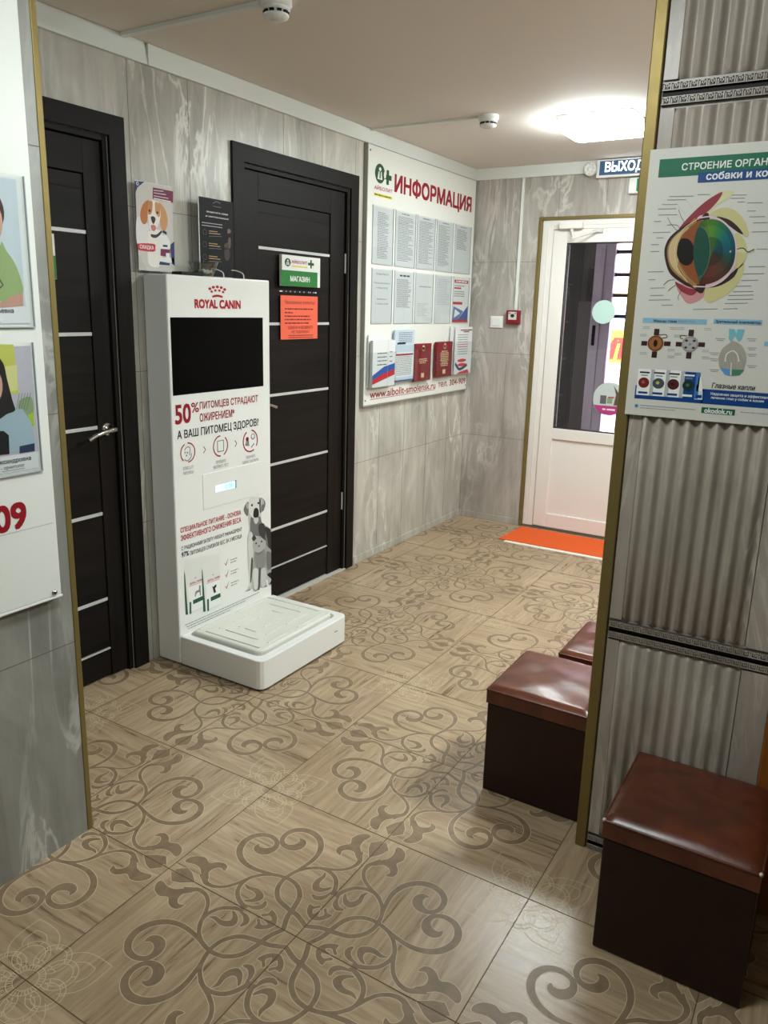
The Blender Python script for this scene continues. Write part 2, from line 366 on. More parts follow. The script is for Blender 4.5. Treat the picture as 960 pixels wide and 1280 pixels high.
for ang in (0, 45, 90):
    ca, sa = math.cos(math.radians(ang)), math.sin(math.radians(ang)); rot = lambda p: (p[0] * ca - p[1] * sa, p[0] * sa + p[1] * ca)
    if ang == 45:
        for sgn in (1, -1):
            fl.append([rot(p) for p in smooth([(.13, sgn * .095), (.2, sgn * .1), (.26, sgn * .07), (.33, 0)], 6)])
            fl.append([rot(p) for p in smooth([(.19, sgn * .05), (.23, sgn * .04), (.265, 0)], 4)])
    for rr in (.075, .055):
        fl.append([rot(p) for p in arc((.125, 0), rr, -150, 150, 22)])
    for k in range(-5, 6, 2):
        t = math.radians(k * 25); fl.append([rot((.125 + .055 * math.cos(t), .055 * math.sin(t))), rot((.125 + .073 * math.cos(t + .1), .073 * math.sin(t + .1)))])
for k in range(8):
    t = math.radians(5 + k * 11); fl.append([(.052 * math.cos(t), .052 * math.sin(t)), (.074 * math.cos(t), .074 * math.sin(t))])
def clip01(L): return [(min(max(a, 0), 1.0), min(max(b, 0), 1.0)) for a, b in L]
f = MB()
X0, X1, Y0, Y1 = XW - .45, 2.9, -3.0, YB + .2
f.face([(X0, Y0, 0), (X1, Y0, 0), (X1, Y1, 0), (X0, Y1, 0)], 'floor')
tile_print = []; lay = [0]
def add_print(quads, z0, mat):
    lay[0] += 1; z = z0 + lay[0] * 4e-6
    for L in quads: tile_print.append((clip01(L), z, mat))
for mir in (False, True):
    g = mirror if mir else (lambda L: L)
    for pts, ws in strokes:
        P_ = g(pts); add_print(ribbon(P_, [w + .008 for w in ws]), .0001, 'inlay_edge'); add_print(ribbon(P_, ws), .0003, 'inlay')
    for p in polys:
        P_ = g(p); add_print(ribbon(P_ + P_[:1], [.008] * (len(P_) + 1)), .0001, 'inlay_edge'); add_print([P_], .0003, 'inlay')
for L0 in fl:
    L0 = [(a * 1.3, b * 1.3) for a, b in L0]; add_print(ribbon(L0, [.0038] * len(L0)), .0001, 'engraved')
for ci in range(-2, 7, 2):
    for cj in range(-6, 11, 2):
        for sx in (1, -1):
            for sy in (1, -1):
                xa, xb = sorted((ci, ci + sx)); ya, yb = sorted((cj, cj + sy))
                if xb * T < X0 or xa * T > 2.2 or yb * T < -2.2 or ya * T > YB: continue
                for L, z, mt in tile_print:
                    f.face([((ci + sx * a) * T, (cj + sy * b) * T, z) for a, b in L], mt)
for i in range(-3, 7):
    if X0 < i * T < X1: f.box(i * T - .0011, i * T + .0011, Y0, YB, -.001, .0006, 'grout')
for j in range(-6, 9):
    if Y0 < j * T < YB: f.box(X0, X1, j * T - .0011, j * T + .0011, -.001, .00062, 'grout')
struct(f, 'floor')

# ---------------------------------------------------------------- ceiling
f = MB(); f.box(X0, X1, Y0, YB + .1, ZC, ZC + .08, 'ceiling'); struct(f, 'ceiling')

# ---------------------------------------------------------------- left wall with two dark doors
LW = Plane('x', XW)
D1 = (-.44, .343, 2.057); D2 = (1.063, 1.905, 2.084)     # openings: y0, y1, top
f = MB()
def wall_x(y0, y1, z0, z1): f.box(XW - .12, XW, y0, y1, z0, z1, 'marble')
wall_x(Y0, D1[0], 0, ZC); wall_x(D1[0], D1[1], D1[2], ZC); wall_x(D1[1], D2[0], 0, ZC); wall_x(D2[0], D2[1], D2[2], ZC); wall_x(D2[1], YB + .12, 0, ZC)
for y in (.448, .75, 1.352, 1.655, 1.958, 2.26, 2.56, 2.86, 3.16):     # tile joints
    segs = [(0, ZC)]
    for d in (D1, D2):
        if d[0] < y < d[1]: segs = [(d[2], ZC)]
    for z0, z1 in segs: f.box(XW - .001, XW + .0004, y - .0010, y + .0010, z0, z1, 'joint')
for z in (.61, 1.22, 1.83):
    for y0, y1 in ((D1[1], D2[0]), (D2[1], YB)): f.box(XW - .001, XW + .0004, y0, y1, z - .0010, z + .0010, 'joint')
struct(f, 'wall_left')
f = MB(); f.box(XW, XW + .006, 2.0, YB, 0, .045, 'marble'); struct(f, 'baseboard_left', bevel=.002)

# coving board under the ceiling, with its open butt joint
f = MB(); f.box(XW + .001, XW + .016, .540, YB - .001, ZC - .074, ZC - .001, 'ceil_trim')
f.prism([(XW + .001, -.42, ZC - .001), (XW + .001, -.42, ZC - .074), (XW + .001, .537, ZC - .074), (XW + .001, .523, ZC - .001)], (.015, 0, 0), 'ceil_trim')
struct(f, 'trim_1', bevel=.002)
f = MB(); f.box(XW + .016, 2.2, YB - .016, YB - .001, ZC - .074, ZC - .001, 'ceil_trim'); struct(f, 'trim_2', bevel=.002)

def dark_door(name, d, hinge_right, strips, thin, stiles, label):
    """veneered door in its casing: panels held between silver strips"""
    y0, y1, top = d; x = XW
    root = thing(name, label, 'door', (x, (y0 + y1) / 2, 0), kind='structure')
    c = MB(); w = .072
    F = Plane('x', x)
    for poly in ([(y0 - w, 0), (y0, 0), (y0, top), (y0 - w, top + w)], [(y1, 0), (y1 + w, 0), (y1 + w, top + w), (y1, top)], [(y0 - w, top + w), (y0, top), (y1, top), (y1 + w, top + w)]):
        c.prism([F.at(a, b, .0005) for a, b in poly], (.013, 0, 0), 'wenge' if abs(poly[0][1]) < 1 else 'wenge_h')
    c.build('casing', root, bevel=.002)
    j = MB(); t = .02
    for a0, a1, b0, b1 in ((y0 + .001, y0 + t, 0, top - .001), (y1 - t, y1 - .001, 0, top - .001), (y0 + t, y1 - t, top - t, top - .001)):
        j.slab(F, a0, a1, b0, b1, -.10, -.001, 'wenge')
    j.build('jamb', root, bevel=.0015)
    l0, l1, lt = y0 + t + .002, y1 - t - .002, top - t - .003; sa, sb = stiles
    lf = MB()
    lf.slab(F, l0, sa, .006, lt, -.055, -.014, 'wenge'); lf.slab(F, sb, l1, .006, lt, -.055, -.014, 'wenge')
    lf.slab(F, sa, sb, lt - .115, lt, -.055, -.014, 'wenge_h')
    lv = [lt - .118] + [z for z in strips] + [thin, .006]
    for i, (a, b) in enumerate(zip(lv, lv[1:])):
        lf.slab(F, sa + .001, sb - .001, b + .006, a - (.006 if i else .0), -.05, -.0195, 'wenge_h')
    lf.slab(F, sa + .001, sb - .001, lt - .170, lt - .164, -.05, -.0188, 'wenge_h')
    lf.build('leaf', root, bevel=.0018)
    for z in strips:
        s_ = MB(); s_.slab(F, sa + .001, sb - .001, z - .0065, z + .0065, -.05, -.0165, 'silver'); s_.build('inlay_strip', root, bevel=.001)
    s_ = MB(); s_.slab(F, sa + .001, sb - .001, thin - .003, thin + .003, -.05, -.017, 'silver'); s_.build('inlay_strip', root)
    hy = l0 + .055 if hinge_right else l1 - .036; hz = 1.032 if hinge_right else 1.010; dr = 1 if hinge_right else -1
    h = MB(); bx = x - .014
    h.lathe([(.026, 0), (.026, .004), (.022, .008), (.009, .010), (.009, .034)], (bx, hy, hz), (1, 0, 0), 'chrome', 24)
    h.tube(smooth([(bx + .032, hy - dr * .012, hz), (bx + .036, hy + dr * .02, hz - .001), (bx + .036, hy + dr * .07, hz - .010), (bx + .040, hy + dr * .118, hz - .026)], 5), [.0105] * 5 + [.009] * 5 + [.0075] * 5 + [.008], 'chrome', 10)
    h.build('handle', root, bevel=.0)
    for hz2 in (.412, 1.709):
        g = MB(); hy2 = l1 + .004 if hinge_right else l0 - .004
        g.tube([(x - .009, hy2, hz2 - .05), (x - .009, hy2, hz2 + .05)], .0055, 'silver', 10); g.build('hinge', root)
    return root
dark_door('door_1', D1, False, [1.722, 1.366, 1.020, .684, .334], .123, (-.32, .245), 'dark wenge door nearest the staff board, left of the white weighing kiosk')
d2 = dark_door('door_2', D2, True, [1.740, 1.398, 1.058, .715, .378], .175, (1.187, 1.755), 'dark wenge door behind the white weighing kiosk, with silver strips and a shop sign')
f = MB(); f.box(XW - .1, XW + .012, D2[0], D2[1], 0.0005, .005, flat(196, 192, 184, .5)); f.build('threshold', d2)
# rooms behind the doors are never seen: closing panel
f = MB(); f.box(XW - .16, XW - .125, Y0, YB, 0, ZC, 'black'); struct(f, 'wall_left_core')

# ---------------------------------------------------------------- back wall with the white door
BW = Plane('y', YB)
DX0, DX1, DZ = -.512, .43, 2.066
f = MB()
def wall_y(x0, x1, z0, z1): f.box(x0, x1, YB, YB + .14, z0, z1, 'marble_back')
wall_y(XW - .1, DX0, 0, ZC); wall_y(DX0, DX1, DZ, ZC); wall_y(DX1, 2.9, 0, ZC)
for z in (.615, 1.200, 1.805):
    for x0, x1 in ((XW, DX0), (DX1, 2.2)): f.box(x0, x1, YB - .0004, YB + .001, z - .001, z + .001, 'joint')
for x in (-.405, -.1, .2): f.box(x - .001, x + .001, YB - .0004, YB + .001, DZ, ZC, 'joint')
for x in (-.70,): f.box(x - .001, x + .001, YB - .0004, YB + .001, .615, 1.200, 'joint')
for z0, z1 in ((0, .615), (1.805, ZC)): f.box(-.999, -.997, YB - .0004, YB + .001, z0, z1, 'joint')
struct(f, 'wall_back')
f = MB(); f.box(XW + .006, -.53, YB - .007, YB, 0, .045, 'marble_back'); struct(f, 'baseboard_back', bevel=.002)
# gold strip round the door opening
f = MB(); w = .018
for a0, a1, b0, b1 in ((DX0 - w, DX0 + .004, 0, DZ), (DX1 - .004, DX1 + w, 0, DZ), (DX0 - w, DX1 + w, DZ, DZ + w)): f.slab(BW, a0, a1, b0, b1, -.03, .006, 'gold')
struct(f, 'trim_3', bevel=.002)

d3 = thing('door_3', 'white glazed entrance door in a gold edged frame at the end of the hall', 'door', (-.05, YB, 0), kind='structure')
F = BW
f = MB(); fo = -.012
for a0, a1, b0, b1 in ((DX0 + .005, -.432, 0, DZ - .001), (.36, DX1 - .005, 0, DZ - .001), (-.432, .36, 2.006, DZ - .001)): f.slab(F, a0, a1, b0, b1, -.08, fo, 'pvc')
for a0, a1, b0, b1 in ((-.47, -.462, 0, 2.034), (-.462, .39, 2.029, 2.036)): f.slab(F, a0, a1, b0, b1, -.07, fo + .003, 'pvc')
f.build('frame', d3, bevel=.003)
f = MB(); l0, l1 = -.428, .356; g0, g1, gz0, gz1 = -.335, .264, .719, 1.921; p0, p1 = .119, .643
for a0, a1, b0, b1 in ((l0, g0, .022, 2.002), (g1, l1, .022, 2.002), (g0, g1, gz1, 2.002), (g0, g1, p1, gz0), (g0, g1, .022, p0)): f.slab(F, a0, a1, b0, b1, -.07, -.004, 'pvc')
f.build('leaf', d3, bevel=.004)
f = MB(); f.slab(F, g0, g1, p0, p1, -.055, -.018, 'pvc'); f.build('panel', d3)
f = MB()
for a0, a1, b0, b1 in ((g0, g0 + .005, gz0, gz1), (g1 - .005, g1, gz0, gz1), (g0, g1, gz0, gz0 + .005), (g0, g1, gz1 - .005, gz1)): f.slab(F, a0, a1, b0, b1, -.05, -.012, 'black')
f.build('gasket', d3)
f = MB(); f.slab(F, g0, g1, gz0, gz1, -.032, -.028, 'glass'); f.build('glass_pane', d3)
f = MB(); f.slab(F, DX0, DX1, 0.0005, .016, -.1, -.006, flat(120, 118, 114, .4, .5)); f.build('threshold', d3)
f = MB(); f.slab(F, -.383, -.232, 2.004, 2.052, -.01, .038, 'pvc'); cl = f.build('door_closer', d3, bevel=.006)
f = MB(); f.tube([F.at(-.30, 2.004, .02), F.at(-.30, 1.989, .02)], .012, 'silver', 12); f.tube([F.at(-.30, 1.990, .02), F.at(-.262, 1.940, .10)], .0075, 'pvc', 8); f.tube([F.at(-.262, 1.940, .10), F.at(-.13, 1.990, .012)], .006, 'silver', 8)
f.slab(F, -.165, -.105, 1.980, 2.0, -.005, .014, 'silver'); f.build('closer_arm', cl)

# vestibule beyond the glass, the outer doorway and the shop across the street
VY = 4.75; V = Plane('y', VY); dk = stone('dark_vestibule_tile', (58, 54, 50), (84, 80, 75), (104, 100, 94), 12.0); lil = flat(196, 190, 204, .5)
f = MB(); f.box(-1.25, -1.15, YB + .14, VY + .1, 0, 2.5, dk); f.box(.95, 1.05, YB + .14, VY + .1, 0, 2.5, dk); struct(f, 'wall_vestibule')
f = MB(); f.box(-1.15, -.534, VY, VY + .12, 0, 2.5, dk); f.box(-.534, .95, VY, VY + .12, 2.15, 2.5, dk); f.box(.45, .95, VY, VY + .12, 0, 2.15, dk); struct(f, 'wall_outer')
f = MB(); f.box(-1.25, 1.05, YB + .14, VY + .12, 2.5, 2.56, 'ceiling'); struct(f, 'ceiling_vestibule')
f = MB(); f.box(-1.25, 1.05, YB + .1, VY + .12, -.06, -.001, flat(120, 112, 104, .6)); struct(f, 'floor_vestibule')
d4 = thing('door_4', 'grey white outer door frame with dark bars, seen through the entrance glass', 'door', (-.1, VY, 0), kind='structure')
f = MB(); f.slab(V, -.532, -.455, 0, 2.12, -.1, .03, lil); f.slab(V, -.455, -.379, 0, 2.12, -.08, .012, lil); f.slab(V, -.379, .43, 2.06, 2.14, -.08, .012, lil); f.build('frame', d4, bevel=.004)
f = MB(); f.slab(V, -.507, -.481, 1.23, 1.39, .03, .036, 'black'); f.tube([V.at(-.494, 1.31, .03), V.at(-.494, 1.31, .07)], .008, 'black', 8); f.build('lock_plate', d4, bevel=.004)
f = MB(); dkf = flat(70, 62, 72, .5); f.slab(V, -.262, -.225, 0, 2.06, -.06, 0, dkf)
for z in (1.961, 1.787, 1.628, 1.465): f.slab(V, -.379, -.262, z - .014, z + .014, -.05, -.02, dkf)
f.build('bars', d4)
f = MB(); f.slab(V, -.225, .43, 0, .12, -.06, -.02, dkf); f.slab(V, .38, .43, .12, 2.06, -.06, -.02, dkf); f.slab(V, -.238, .38, 1.0, 1.06, -.06, -.02, dkf); f.build('leaf', d4)
f = MB(); f.slab(V, -.238, .38, .12, 2.06, -.045, -.040, 'acrylic'); f.build('glass_pane', d4)
SH = Plane('y', 7.6)
f = MB(); f.box(-6, 4, 7.6, 7.9, -.2, 5, flat(226, 208, 216, .7)); f.build('facade')
fac = bpy.data.objects['facade']; tag(fac, kind='structure'); fac.name = 'wall_opposite'
f = MB(); f.box(-8, 6, VY + .12, 12, -.2, -.12, flat(150, 146, 142, .8)); struct(f, 'floor_street')
f = MB(); f.slab(SH, -1.9, .2, .93, 1.30, .003, .04, flat(246, 196, 48, .5)); bn = f.build('shop_banner'); tag(bn, 'yellow shop banner with red slanted letters across the street, seen through the door glass', 'banner')
f = MB(); f.text(SH, 'ит', .042, flat(214, 44, 36, .5), tl=(-1.20, 1.20), br=(-.92, .985), bold=.05, shear=.3); f.build('lettering', bn)
f = MB(); f.slab(SH, -1.6, -.7, 1.33, 1.49, .003, .03, flat(150, 178, 226, .5)); f.rect(SH, -1.6, -.7, 1.37, 1.42, .032, flat(236, 238, 244, .5)); o = f.build('window_poster'); tag(o, 'pale blue strip above the yellow banner across the street', 'sign')
f = MB(); f.slab(SH, -1.25, -.6, 1.66, 1.82, .003, .03, flat(232, 190, 120, .5)); o = f.build('wall_panel'); tag(o, 'small amber panel high on the pink wall across the street', 'sign')

# ---------------------------------------------------------------- near left wall (staff board hangs on it)
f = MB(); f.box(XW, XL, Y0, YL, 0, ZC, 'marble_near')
for z in (.587, 1.207, 1.832): f.box(XL - .001, XL + .0005, Y0, YL, z - .0011, z + .0011, 'joint')
struct(f, 'wall_near_left')
f = MB(); f.box(XL - .015, XL + .0025, YL - .014, YL + .0025, 0, ZC - .001, 'gold'); struct(f, 'trim_4', bevel=.0018)

# ---------------------------------------------------------------- ribbed partition on the right
PW = Plane('y', YP); PX1 = 1.325
f = MB(); f.box(XP + .004, PX1, YP + .004, YP + .12, 0, ZC, 'ribbed'); f.box(PX1 - .001, 2.3, YP + .004, YP + .12, 2.08, ZC, 'ribbed')
rx0, rx1, per = .958, 1.254, .0329
mods = [(.050, .648), (.700, 1.288), (1.338, 1.946), (1.998, ZC)]
for z0, z1 in mods:
    f.slab(PW, XP + .03, rx0 - .001, z0 + .004, z1 - .004, -.006, .004, 'ribbed')
    f.slab(PW, rx1 + .002, PX1, z0 + .004, z1 - .004, -.006, .004, 'ribbed')
    n = 96; vs = []; 
    e = .012
    for zz, k in ((z0 + .004, .0), (z0 + .004 + e, 1), (z1 - .004 - e, 1), (z1 - .004, .0)):
        for i in range(n + 1):
            x = rx0 + (rx1 - rx0) * i / n
            vs.append((x, YP + .003 - k * (.0075 + .0072 * math.sin((x - rx0) / per * 2 * math.pi)), zz))
    f.mesh(vs, [(r * (n + 1) + i, r * (n + 1) + i + 1, (r + 1) * (n + 1) + i + 1, (r + 1) * (n + 1) + i) for r in range(3) for i in range(n)], 'ribbed', True)
    f.slab(PW, rx0 - .0035, rx0, z0 + .004, z1 - .004, -.006, .0008, 'joint')
for z in (.0, .650, 1.290, 1.948):         # Greek key listels either side of a dark groove
    f.slab(PW, XP + .03, PX1, z + .0185, z + .0305, -.01, -.001, flat(22, 16, 12, .6))
    for b0 in (z + .0015, z + .0310):
        f.slab(PW, XP + .03, PX1, b0, b0 + .0165, -.006, .0060, flat(104, 97, 88, .5))
        for e0 in (b0, b0 + .0150): f.slab(PW, XP + .03, PX1, e0, e0 + .0015, -.006, .0075, 'ribbed')
        k = 0; x = XP + .034
        while x < PX1 - .014:
            for seg in ([(0, 0), (0, .0105)], [(0, .0105), (.0105, .0105)], [(.0105, .0105), (.0105, .003)], [(.0105, .003), (.0055, .003)], [(.0055, .003), (.0055, .007)], [(.0145, 0), (.0145, .0105)]):
                (a, b), (c, d) = seg; w = .0012
                f.slab(PW, x + min(a, c) - w, x + max(a, c) + w, b0 + .003 + min(b, d) - w, b0 + .003 + max(b, d) + w, .006, .0078, 'ribbed')
            x += .0190
    for zz in (z + .001, z + .0482): f.slab(PW, XP + .03, PX1, zz - .0008, zz + .0008, -.006, .0015, 'joint')
struct(f, 'wall_partition')
f = MB(); f.box(XP - .003, XP + .0265, YP - .009, YP + .12, 0.0005, ZC - .001, 'gold'); struct(f, 'trim_5', bevel=.003)
# amber wood doorway at the right edge
d5 = thing('door_5', 'amber brown wooden door with casing at the right edge, behind the nearest ottoman', 'door', (1.75, YP, 0), kind='structure')
f = MB(); f.slab(PW, PX1 + .001, PX1 + .075, 0, 2.075, -.10, .012, 'wood'); f.slab(PW, PX1 + .9, PX1 + .97, 0, 2.075, -.10, .012, 'wood'); f.slab(PW, PX1 + .076, PX1 + .9, 2.0, 2.075, -.10, .012, 'wood'); f.build('casing', d5, bevel=.004)
f = MB(); f.slab(PW, PX1 + .078, PX1 + .898, .006, 1.997, -.07, -.03, 'wood'); f.build('leaf', d5, bevel=.003)
f = MB(); f.lathe([(.024, 0), (.024, .006), (.01, .01), (.01, .04)], PW.at(PX1 + .83, 1.0, -.03), (0, -1, 0), 'chrome'); f.tube([PW.at(PX1 + .835, 1.0, .008), PW.at(PX1 + .72, .995, .012)], .009, 'chrome'); f.build('handle', d5)
# walls outside the picture that close the room
f = MB(); f.box(2.3, 2.42, Y0, YB, 0, ZC, 'marble_near'); struct(f, 'wall_right')
f = MB(); f.box(XL, 2.3, Y0 - .1, Y0, 0, ZC, 'marble_near'); struct(f, 'wall_front')

# ================================================================ THE THINGS
rnd = random.Random(3)
# ---------------------------------------------------------------- weighing kiosk
KX, KY0, KY1, KH = -.866, .468, 1.072, 1.590
kiosk = thing('weighing_kiosk', 'tall white pet weighing kiosk with a dark screen and a low scale platform', 'scale', (-.72, .77, 0))
f = MB(); f.box(-.992, KX, KY0, KY1, .006, KH, 'gloss_white'); f.build('tower', kiosk, bevel=.006)
f = MB(); f.box(-.985, KX - .01, KY0 + .01, KY1 - .01, 0.0005, .008, 'black'); f.box(KX - .005, -.45, KY0 + .012, KY1 - .012, 0.0005, .012, 'black'); f.build('base_plate', kiosk)
def rrect(x0, x1, y0, y1, rs, n=8):
    """rounded rectangle; rs = radii at (x0,y0),(x1,y0),(x1,y1),(x0,y1)"""
    out = []
    for (cx, cy, t0), r in zip(((x0, y0, 180), (x1, y0, 270), (x1, y1, 0), (x0, y1, 90)), rs):
        sx = 1 if cx == x0 else -1; sy = 1 if cy == y0 else -1
        if r < 1e-6: out.append((cx, cy)); continue
        out += [(cx + sx * r + r * math.cos(math.radians(t0 + 90 * k / n)), cy + sy * r + r * math.sin(math.radians(t0 + 90 * k / n))) for k in range(n + 1)]
    return out
px0, px1 = KX + .0005, -.426
o_ = rrect(px0, px1, KY0, KY1, (0, .032, .032, 0)); f = MB()
# rim with a sunken tray: outer wall, rim top, tray wall, tray bottom
i_ = rrect(px0 + .012, px1 - .036, KY0 + .036, KY1 - .036, (.03, .03, .03, .03))
bot, rim, tray = .010, .131, .108
f.prism([(x, y, bot) for x, y in o_], (0, 0, tray - .004 - bot), 'gloss_white', True)
def loft(f, A, za, B, zb, mat, steps=120):
    def res(L, n):
        per = [0]
        for p, q in zip(L, L[1:] + L[:1]): per.append(per[-1] + math.hypot(q[0] - p[0], q[1] - p[1]))
        LL = L + L[:1]; out = []
        for k in range(n):
            t = per[-1] * k / n; i = max(j for j in range(len(per) - 1) if per[j] <= t + 1e-9); u = (t - per[i]) / max(per[i + 1] - per[i], 1e-9)
            out.append((LL[i][0] + (LL[i + 1][0] - LL[i][0]) * u, LL[i][1] + (LL[i + 1][1] - LL[i][1]) * u))
        return out
    a, b = res(A, steps), res(B, steps)
    f.mesh([(x, y, za) for x, y in a] + [(x, y, zb) for x, y in b], [(k, (k + 1) % steps, steps + (k + 1) % steps, steps + k) for k in range(steps)], mat)
def ring_by_angle(L, c, n=144):
    out = []
    for k in range(n):
        d = (math.cos(2 * math.pi * k / n), math.sin(2 * math.pi * k / n)); best = 0
        for p, q in zip(L, L[1:] + L[:1]):
            ex, ey = q[0] - p[0], q[1] - p[1]; den = d[0] * ey - d[1] * ex
            if abs(den) < 1e-12: continue
            t = ((p[0] - c[0]) * ey - (p[1] - c[1]) * ex) / den; u = ((p[0] - c[0]) * d[1] - (p[1] - c[1]) * d[0]) / den
            if t > 0 and -1e-6 <= u <= 1 + 1e-6: best = max(best, t)
        out.append((c[0] + d[0] * best, c[1] + d[1] * best))
    return out
cc = ((px0 + px1) / 2, (KY0 + KY1) / 2)
def stack(f, levels, mat, cap=True, n=144):
    vs = []
    for L, z in levels: vs += [(x, y, z) for x, y in ring_by_angle(L, cc, n)]
    f.mesh(vs, [(r * n + k, r * n + (k + 1) % n, (r + 1) * n + (k + 1) % n, (r + 1) * n + k) for r in range(len(levels) - 1) for k in range(n)], mat)
    if cap: f.face(vs[-n:], mat)
def inset(L, d): return [(cc[0] + (x - cc[0]) * (1 - d / abs(px1 - cc[0])), cc[1] + (y - cc[1]) * (1 - d / abs(KY1 - cc[1]))) for x, y in L]
f = MB(); stack(f, [(o_, bot), (o_, rim - .004), (inset(o_, .0015), rim - .001), (inset(o_, .004), rim), (i_, rim), (i_, tray)], 'gloss_white'); plat = f.build('platform', kiosk)
f = MB(); f.slab(Plane('x', px1), .968, .990, .079, .083, -.002, .0012, 'grey_ink'); f.build('maker_mark', plat)
m_ = rrect(px0 + .020, px1 - .046, KY0 + .046, KY1 - .046, (.035, .035, .035, .035))
f = MB(); stack(f, [(inset(m_, .004), tray + .0005), (m_, tray + .010), (m_, rim + .007), (inset(m_, .003), rim + .013), (inset(m_, .010), rim + .016)], 'mat_plastic')
zt = rim + .016; mx0, mx1, my0, my1 = px0 + .045, px1 - .075, KY0 + .075, KY1 - .075; mw, mh = mx1 - mx0, my1 - my0
for lv in range(3):              # raised ribs of the tread, nested like a maze
    d = lv * .058; a0, a1, b0, b1 = mx0 + d, mx1 - d, my0 + d, my1 - d; g = .06
    for (xa, xb, ya, yb) in ((a0, a0, b0, (b0 + b1) / 2 - g * .3), (a0, a0, (b0 + b1) / 2 + g * .3, b1 - g), (a1, a1, b0 + g, (b0 + b1) / 2 - g * .3), (a1, a1, (b0 + b1) / 2 + g * .5, b1), (a0 + g * .6, a1, b0, b0), (a0, a1 - g * .6, b1, b1)):
        if (xb - xa < .02 and yb - ya < .02): continue
        f.box(xa - .004, xb + .004, ya - .004, yb + .004, zt - .001, zt + .0035, 'mat_plastic')
f.build('tread_mat', kiosk, bevel=.0015)

K = Plane('x', KX); A = crop(180, 340, 4.572); B = crop(180, 590, 3.429)
f = MB(); e = on(K, A, [(143, 262), (675, 262), (685, 655), (167, 708)])
sy0, sy1, sz0, sz1 = .480, 1.023, 1.133, 1.431
f.slab(K, sy0, sy1, sz0, sz1, -.01, .0012, 'screen'); f.build('screen', kiosk)
f = MB(); R = 'red'
f.text(K, 'ROYAL CANIN', .0008, R, **box2(K, A, 290, 160, 208, 550, 162, 206), bold=.042)
c0 = K.px(*A(419, 118)); kx, ky = .5 * (K.px(*A(470, 118))[0] - K.px(*A(365, 118))[0]), .5 * (K.px(*A(419, 74))[1] - K.px(*A(419, 150))[1])
for i, t in enumerate((-40, -20, 0, 20, 40)): f.disc(K, (c0[0] + kx * 1.25 * math.sin(math.radians(t)), c0[1] - ky * .75 + ky * 1.62 * math.cos(math.radians(t * .95))), kx * .165, ky * .21, .0008, R, 16)
for i, t in enumerate((-36, -12, 12, 36)): f.disc(K, (c0[0] + kx * 1.05 * math.sin(math.radians(t)), c0[1] - ky * .85 + ky * 1.2 * math.cos(math.radians(t))), kx * .135, ky * .18, .0008, R, 14)
f.ring(K, (c0[0], c0[1] - ky * 1.12), kx * .82, ky * .82, ky * .34, .0008, R, 42, 138, 16)
f.build('logo', kiosk)
f = MB()
f.text(K, '50', .0008, 'dark_red', **box2(K, A, 178, 763, 868, 265, 753, 860), bold=.024)
f.text(K, '%', .0008, 'dark_red', **box2(K, A, 270, 748, 803, 312, 744, 800), bold=.012)
f.text(K, 'ПИТОМЦЕВ СТРАДАЮТ', .0008, 'dark_red', **box2(K, A, 318, 742, 788, 650, 704, 752), bold=.018)
f.text(K, 'ОЖИРЕНИЕМ*', .0008, 'dark_red', **box2(K, A, 318, 808, 852, 516, 785, 830), bold=.018)
f.text(K, 'А ВАШ ПИТОМЕЦ ЗДОРОВ?', .0008, 'ink', **box2(K, A, 190, 906, 960, 653, 838, 890), bold=.018)
f.build('headline', kiosk)
